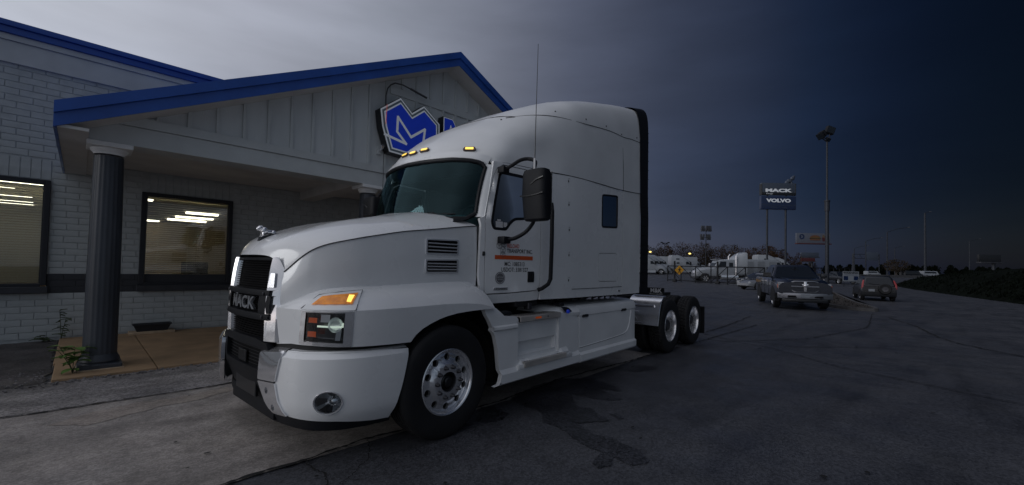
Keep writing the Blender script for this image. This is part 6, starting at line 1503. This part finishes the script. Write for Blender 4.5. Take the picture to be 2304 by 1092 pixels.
# ---- tall light pole
lp = thing('light_pole', 'tall grey pole with floodlight heads rising behind the dark pickup', 'light pole', (39.6, 5.32, 0), atan2(R0.y, R0.x))
MB().lathe([(.20, 0), (.20, .03), (.13, .06), (.13, .1), (.12, 6.4), (.115, 6.5), (.07, 7.0), (.06, 11.7)], n=20).build('mast', 'pole_grey', lp, 40)
MB().lathe([(.15, 6.3), (.17, 6.3), (.17, 7.0), (.20, 7.02), (.20, 7.12), (.10, 7.14)], n=16).build('collar', 'pole_grey', lp, 30)
MB().tube([(0, 0, 11.6), (0, 0, 12.0)], .06, 8).tube([(0, 0, 11.6), (-.25, 0, 11.8), (-.5, 0, 12.0)], .04, 6).tube([(0, 0, 11.7), (.18, 0, 12.0), (.2, 0, 12.4)], .04, 6).tube([(0, 0, 11.8), (-.2, .2, 12.1)], .04, 6).build('bracket', 'pole_grey', lp)
def head(c, rot, s=1):
    mb = MB(); mb.box((-.24*s, -.12*s, -.22*s), (.24*s, .12*s, .22*s), .03); R_ = Matrix.Translation(Vector(c)) @ rot
    for v in mb.bm.verts: v.co = R_ @ v.co
    h_ = mb.build('lamp_head', 'black_plastic', lp); mb = MB(); mb.box((-.2*s, -.125*s, -.18*s), (.2*s, -.121*s, .18*s))
    for v in mb.bm.verts: v.co = R_ @ v.co
    mb.build('lamp_glass', 'bg_glass', h_)
head((.22, 0, 12.5), Matrix.Rotation(.35, 4, 'Y'), 1.25); head((-.5, 0, 12.05), Matrix.Rotation(1.0, 4, 'Y') @ Matrix.Rotation(1.3, 4, 'X'), 1); head((-.25, .1, 12.25), Matrix.Rotation(.9, 4, 'Y') @ Matrix.Rotation(1.3, 4, 'X'), 1); head((.02, -.1, 11.75), Matrix.Rotation(.3, 4, 'Y') @ Matrix.Rotation(.5, 4, 'X'), .6)
# ---- dealer sign
dz = thing('pylon_sign', 'tall two pole dealer sign with MACK panel above a blue VOLVO panel', 'sign', (69.4, 14.9, .3), atan2(13.1-16.55, 71.15-67.77))
for x in (-1.5, 1.15): MB().tube([(x, .25, 0), (x, .25, 13.4)], .13, 12).build('pole', 'pole_grey', dz)
MB().tube([(-1.5, .25, 4.4), (1.15, .25, 4.4)], .05, 6).build('tie_bar', 'pole_grey', dz)
MB().box((-2.42, 0, 12.35), (2.42, .5, 14.05), .04).build('sign_cabinet', 'sign_steel', dz); MB().box((-2.42, -.02, 12.33), (2.42, .49, 12.68), .02).build('lower_strip', 'sign_black', dz)
MB().box((-2.48, -.01, 12.3), (-2.36, .52, 13.9), .01).build('edge_trim', 'sign_black', dz); MB().box((2.36, -.01, 12.3), (2.48, .52, 14.0), .01).build('edge_trim', 'sign_black', dz)
text('lettering', 'MACK', .62, lambda x, y, o: Vector((x-.1, -.025-o, 12.95+y)), 'sign_white', dz, extrude=.01, offset=.03, sx=2.1); text('lettering', 'Chicago', .28, lambda x, y, o: Vector((x-1.35, -.03, 12.5+y)), 'sign_white', dz, extrude=0)
MB().box((-2.48, 0, 10.25), (2.48, .5, 12.15), .04).build('sign_cabinet', 'sign_navy', dz)
text('lettering', 'VOLVO', .66, lambda x, y, o: Vector((x, -.01-o, 11.5+y)), 'sign_white', dz, extrude=.005, offset=.035, sx=1.55); text('lettering', 'Volvo Trucks', .38, lambda x, y, o: Vector((x, -.012, 10.55+y)), 'sign_steel', dz, extrude=0, sx=1.15)
MB().box((-2.44, -.008, 10.85), (2.44, -.004, 10.88)).build('divider', 'sign_steel', dz)
mb = MB(); C_ = (1.75, .2, 14.2)
for c, r in (((0, 0, .35), (.42, .16, .32)), ((.45, 0, .75), (.3, .16, .3)), ((.62, 0, 1.0), (.2, .14, .16)), ((-.35, 0, .1), (.3, .15, .35)), ((.3, 0, .0), (.14, .12, .4)), ((-.55, 0, -.2), (.3, .12, .14))): blob(mb, (C_[0]+c[0]-.1, C_[1], C_[2]+c[2]-.15), r, 12)
mb.build('bulldog_figure', 'sign_steel', dz)
# ---- billboards
def billboard(lab, loc, rz, w_, z0, h, px_, face, name='billboard'):
    t = thing(name, lab, 'billboard', loc, rz); MB().box((-w_/2, 0, z0), (w_/2, .6, z0+h), .05).build('panel_face', face, t); MB().box((-w_/2-.1, -.6, z0-.35), (w_/2+.1, .8, z0-.02), .03).build('catwalk', 'billboard_red' if face == 'billboard_face' else 'steel_dark', t); MB().tube([(px_, .5, -1), (px_, .5, z0)], .45, 14).build('column', 'pole_grey', t); return t
b1 = billboard('pale billboard picturing a burger beyond the parking lot', (182.1, 28.4, .9), gR, 12.0, 11.3, 3.6, 5.2, 'billboard_face')
mb = MB(); an = np.linspace(0, pi, 13); mb.prism([(2.3*cos(a)*.82, .95*sin(a)) for a in an], .03, lambda q: Vector((.6+q.x, -.06+q.z, 13.25+q.y))); mb.build('burger_bun', 'bun', b1)
MB().box((-1.35, -.06, 12.9), (2.55, -.02, 13.22), .005).build('burger_patty', 'patty', b1); MB().box((-1.4, -.07, 13.2), (2.6, -.03, 13.3), .005).build('lettuce', 'lettuce', b1); MB().box((-1.2, -.06, 12.35), (2.4, -.02, 12.88), .03).build('burger_base', 'bun', b1)
mb = MB(); mb.prism([(3.3, 12.1), (4.8, 12.1), (5.1, 13.4), (3.0, 13.4)], .03, lambda q: Vector((q.x, -.06+q.z, q.y))); mb.build('fries_carton', 'billboard_red', b1); mb = MB(); [mb.box((3.2+i*.3, -.05, 13.4), (3.38+i*.3, -.03, 14.2+.2*sin(i*2))) for i in range(6)]; mb.build('fries', 'fries', b1)
mb = MB(); mb.lathe([(.001, 0), (.95, 0)], axis='y', c=(-4.1, -.02, 13.6), n=24); mb.build('round_logo', 'sign_navy', b1); text('lettering', '3', 1.2, lambda x, y, o: Vector((x-4.1, -.04, 13.6+y)), 'plate_white', b1, extrude=0, offset=.03)
billboard('dark distant billboard on a single column below the burger billboard', (241.7, 39, .9), gR, 8.4, 8.3, 2.2, 0, 'sign_steel')
billboard('small low grey red billboard beneath the dark distant billboard', (229, 37.6, .9), gR, 6.2, 6.0, 1.5, 2.0, 'billboard_red')
billboard('dark billboard far out at the right above the embankment', (181, -13.2, .9), atan2(R0.y, R0.x), 6.2, 4.9, 2.1, 1.5, 'sign_black')
# ---- masts and lamps
def mast(name, lab, loc, h, r0=.14, r1=.08):
    t = thing(name, lab, 'light mast', loc, gR); MB().tube([(0, 0, 0), (0, 0, h)], [r0, r1], 8).build('mast', 'pole_grey', t); return t
t = mast('floodlight_mast', 'floodlight mast with two clusters of lamps above the semi trucks', (98.4, 35.3, .9), 9.8)
for zz, xs in ((10.1, (-.95, -.5, .1, .6, 1.0)), (8.2, (-1.1, -.6, .35, .8))):
    MB().box((-1.2, -.05, zz-.05), (1.2, .05, zz+.05)).build('cross_arm', 'pole_grey', t)
    for x in xs: mb = MB(); mb.box((x-.18, -.25, zz-.55), (x+.18, .15, zz+.75), .04, Matrix.Translation(Vector((x, 0, zz))) @ Matrix.Rotation(random.uniform(-.15, .15), 4, 'Y') @ Matrix.Translation(Vector((-x, 0, -zz)))); mb.build('lamp_head', 'steel_dark', t)
t = mast('floodlight_mast', 'small floodlight mast with spread lamps against the left trees', (106.5, 48.5, .95), 7.5)
for x in (-.9, -.4, .4, .9): MB().box((x-.25, -.2, 7.3+abs(x)*.4), (x+.25, .2, 7.6+abs(x)*.4), .03).build('lamp_head', 'black_plastic', t)
MB().box((-.9, -.04, 7.3), (.9, .04, 7.4)).build('cross_arm', 'black_plastic', t)
for i, (x, y, z) in enumerate(((94.35, 46.57, 5.82), (100.92, 39.87, 5.6))):
    t = mast('yard_lamp', ('lit yellow yard lamp next to the rear edge of the big truck', 'lit yellow yard lamp above the distant white trailer')[i], (x, y, .9), z-.9, .08, .06)
    mb = MB(); blob(mb, (0, 0, z-.9), (.30, .16, .17), 10); mb.build('lamp_head', 'lamp_yellow', t); mb = MB(); mb.box((-.35, -.12, z-.7), (.35, .12, z-.62), .02); mb.build('lamp_hood', 'steel_dark', t)
for i, (x, y, h, ax, ay, ah) in enumerate(((160.4, 7.7, 12.8, 4.4, -4.4, 1.5), (208.2, 16.1, 13.2, 4.4, -4.4, 1.5), (240, 22.5, 12, 4.4, -4.4, 1.5), (182, 0, 20, 1.2, -1.2, .4), (262, 10, 13, 3, -3, 1), (235, -12, 14, 3, -3, 1))):
    lab = ('street lamp with long arm left of the dark round tree', 'street lamp with long arm rising through the highway sign gantry', 'furthest street lamp left of the highway sign gantry', 'very tall thin street mast above the dark embankment', 'small faint street lamp right of the dark round tree', 'faint street lamp far right beyond the embankment')[i]
    t = thing('street_lamp', lab, 'street lamp', (x, y, .9)); MB().tube([(0, 0, 0), (0, 0, h)], [.22, .12] if i != 3 else [.35, .22], 8).build('mast', 'pole_grey', t); MB().tube([(0, 0, h), (ax*.5, ay*.5, h+ah*.7), (ax, ay, h+ah)], .08, 6).build('arm', 'pole_grey', t); MB().box((ax-.3, ay-.3, h+ah-.1), (ax+.3, ay+.3, h+ah+.1), .03).build('lamp_head', 'pole_grey', t)
gt = thing('sign_gantry', 'highway truss gantry with a sign panel far in the background', 'gantry', (255.8, 24.6, .95), atan2(15.6-24.64, 264.64-255.8))
Lg = 12.6; mb = MB()
for z in (8.1, 10.1): mb.tube([(0, 0, z), (Lg, 0, z)], .12, 5)
for i in range(8): x = Lg*i/8; x2 = Lg*(i+1)/8; mb.tube([(x, 0, 8.1 if i % 2 else 10.1), (x2, 0, 10.1 if i % 2 else 8.1)], .07, 4)
mb.build('truss', 'pole_grey', gt); MB().tube([(.4, 0, 0), (.4, 0, 10.3)], .5, 8).tube([(.4, 0, 0), (.4, 0, 4.4)], [.95, .6], 8).build('support', 'pole_grey', gt); MB().tube([(Lg, 0, 0), (Lg, 0, 10.3)], .2, 8).build('support', 'pole_grey', gt); MB().box((6.3, -.3, 7.3), (12.0, -.1, 11.2), .03).build('sign_panel', 'sign_steel', gt)
# ---- grass island with kerb
isl = [(23.3, 1.35), (23.2, 2.2), (24.0, 3.0), (27, 4.2), (34, 5.4), (42, 6.4), (42.6, 5.9), (42, 5.2), (34, 3.7), (28, 2.5), (25.2, 1.7)]
isl = [tuple(v) for v in rnd(isl, .4, 3)]
mb = MB(); mb.prism(isl, .13, lambda q: Vector((q.x, q.y, q.z))); link('kerb', finish(mb.bm, 30), 'kerb', kind='structure')
flat('island_ground', inset(isl, .16 if 1 else 0), .135, 'island_dirt')
rn = random.Random(4); mb = MB()
ii = inset(isl, .25)
for i in range(2600):
    x = rn.uniform(23, 42); y = rn.uniform(1.3, 6.4)
    if not inside((x, y), ii): continue
    a = rn.uniform(0, pi); h = rn.uniform(.03, .11); dx, dy = cos(a)*.012, sin(a)*.012; mb.bm.faces.new([mb.bm.verts.new(v) for v in ((x-dx, y-dy, .134), (x+dx, y+dy, .134), (x+rn.uniform(-.03, .03), y+rn.uniform(-.03, .03), .134+h))])
link('island_grass', finish(mb.bm), 'berm_grass', kind='stuff')
# ---- embankment on the right, highway on it
be = [(80, 3.6), (62, .6), (48, -2.1), (40.5, -3.6), (34, -4.8), (24, -6.6), (10, -9)]
rows = []
for i, (x, y) in enumerate(be):
    d = Vector((x, y)).normalized(); k = .6 if i == 0 else (.9 if i == 1 else 1)
    out_n = Vector((.35, -1)).normalized()
    rows.append([(x, y, .0), (x+out_n.x*1, y+out_n.y*1, .8*k), (x+out_n.x*2.5, y+out_n.y*2.5, 1.8*k), (x+out_n.x*4.5, y+out_n.y*4.5, 2.35*k), (x+out_n.x*60, y+out_n.y*60, 2.5*k), (x+out_n.x*62, y+out_n.y*62, .2)])
mb = MB(); mb.grid(rows); link('embankment', finish(mb.bm, 60), 'berm_grass', kind='structure')
def wood(name, x0, y0, x1, y1, h0, h1, n, m_, seed, base=.9, tw=.5, lab=None):
    rn = random.Random(seed); mb = MB(); b = mb.bm
    for i in range(n):
        t_ = (i+rn.random())/n; cx_ = x0+(x1-x0)*t_+rn.uniform(-4, 4); cy_ = y0+(y1-y0)*t_+rn.uniform(-4, 4); H_ = rn.uniform(h0, h1)*(1-.25*abs(t_-.5)); r = H_*rn.uniform(.28, .42)
        mb.tube([(cx_, cy_, base-.5), (cx_, cy_, base+H_*.55)], [.18, .06], 4)
        for j in range(rn.randint(4, 7)): a = rn.uniform(0, 2*pi); mb.tube([(cx_, cy_, base+H_*rn.uniform(.25, .5)), (cx_+r*.7*cos(a), cy_+r*.7*sin(a), base+H_*rn.uniform(.7, .98))], [.06, .015], 3)
        for j in range(430):
            u = rn.gauss(0, .5); v = rn.gauss(0, .5); q = rn.uniform(.0, 1); sc_ = sin(pi*min(1, q*.85+.12))**.7
            p = Vector((cx_+u*r*sc_, cy_+v*r*sc_, base+H_*q+rn.uniform(-.3, .3))); s_ = rn.uniform(.25, .9)*tw; a = rn.uniform(0, 2*pi); e = rn.uniform(-1, 1)
            d1 = Vector((cos(a), sin(a), e))*s_; d2 = Vector((-sin(a)*.3, cos(a)*.3, 1))*s_*rn.uniform(.4, 1)
            b.faces.new([b.verts.new(p-d1*.5), b.verts.new(p+d1*.5), b.verts.new(p+d2)])
    return link(name, finish(b, 180), m_, kind='stuff')
def along(px_d):  # (lateral ratio, depth)
    r, d = px_d; p = F0*d+R0*(r*d); return p.x, p.y
a = along((.30, 165)); b_ = along((.60, 170)); wood('autumn_wood', *a, *b_, 8, 12, 46, 'twigs', 1)
a = along((.31, 175)); b_ = along((.56, 178)); wood('autumn_wood', *a, *b_, 9, 13, 30, 'autumn', 2)
a = along((.55, 150)); b_ = along((.665, 165)); wood('autumn_wood', *a, *b_, 7, 11, 26, 'autumn', 3)
a = along((.64, 190)); b_ = along((.72, 200)); wood('autumn_wood', *a, *b_, 4, 6, 12, 'twigs', 4)
a = along((.70, 260)); b_ = along((1.3, 260)); wood('distant_hedge', *a, *b_, 4, 7, 70, 'dark_bush', 5, tw=1.4)
rn = random.Random(6)
mb = MB(); b = mb.bm
for i in range(9000):
    k = rn.random()**.8*(len(be)-1.001); i0 = int(k); f = k-i0; x = be[i0][0]*(1-f)+be[i0+1][0]*f; y = be[i0][1]*(1-f)+be[i0+1][1]*f; q = rn.uniform(.2, 9); x += .33*q; y -= .94*q
    z = float(np.interp(q, [0, 1, 2.5, 4.5, 20], [0, .8, 1.8, 2.35, 2.4]))*(.6+.3*f if i0 == 0 else (.9 if i0 == 1 else 1)); s_ = rn.uniform(.05, .22); a = rn.uniform(0, 2*pi)
    d1 = Vector((cos(a), sin(a), rn.uniform(-.3, .3)))*s_; p = Vector((x, y, z)); b.faces.new([b.verts.new(p-d1*.5), b.verts.new(p+d1*.5), b.verts.new(p+Vector((rn.uniform(-.1, .1), rn.uniform(-.1, .1), s_*rn.uniform(.6, 1.6))))])
link('embankment_brush', finish(b, 180), 'dark_bush', kind='stuff')
# single round tree and a few cars on the far road
tr = thing('tree', 'dark round leafless tree beside the highway gantry', 'tree', (148.3, 5.4, .9)); rn = random.Random(12)
MB().tube([(0, 0, 0), (.1, 0, 1.2), (0, .1, 2.6)], [.3, .22, .14], 7).build('trunk', 'bark', tr)
mb = MB()
for j in range(14): a = rn.uniform(0, 2*pi); mb.tube([(0, 0, rn.uniform(1, 2.2)), (1.3*cos(a), 1.3*sin(a), rn.uniform(2.5, 3.2)), (2.4*cos(a), 2.4*sin(a), rn.uniform(3, 4.6))], [.09, .05, .02], 4)
mb.build('branch', 'bark', tr, kind='stuff')
mb = MB(); b = mb.bm
for j in range(900):
    v = Vector((rn.gauss(0, 1), rn.gauss(0, 1), rn.gauss(0, 1))).normalized()*rn.uniform(.3, 1)**.5; p = Vector((v.x*2.9, v.y*2.9, 2.9+v.z*1.7)); s_ = rn.uniform(.1, .35); a = rn.uniform(0, 2*pi); d1 = Vector((cos(a), sin(a), rn.uniform(-1, 1)))*s_
    b.faces.new([b.verts.new(p-d1*.5), b.verts.new(p+d1*.5), b.verts.new(p+Vector((0, 0, s_)))])
mb.build('crown', 'twigs', tr, kind='stuff')
for i, (x, y, lab) in enumerate(((196.7, 13.5, 'pale van far off below the highway gantry'), (154.6, -.7, 'pale van far off on the road above the embankment'), (150, 2.6, 'dark van far off between the round tree and the tall mast'))):
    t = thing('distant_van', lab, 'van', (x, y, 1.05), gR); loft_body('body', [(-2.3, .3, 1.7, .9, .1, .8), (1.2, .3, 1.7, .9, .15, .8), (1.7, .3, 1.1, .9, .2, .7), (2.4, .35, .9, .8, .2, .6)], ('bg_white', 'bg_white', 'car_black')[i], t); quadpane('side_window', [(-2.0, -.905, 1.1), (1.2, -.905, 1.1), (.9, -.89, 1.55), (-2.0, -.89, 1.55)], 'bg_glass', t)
    for xx in (-1.4, 1.5): wheel_simple(t, xx, -.8, .35, .2, -1)
MB_ = MB(); MB_.box((-60, -4, 0), (60, 4, .9)); mtx_ = Matrix.Translation(Vector((150, -.7, .65))) @ Matrix.Rotation(gR, 4, 'Z')
for v in MB_.bm.verts: v.co = mtx_ @ v.co
link('far_road', finish(MB_.bm), 'road_far', kind='structure')
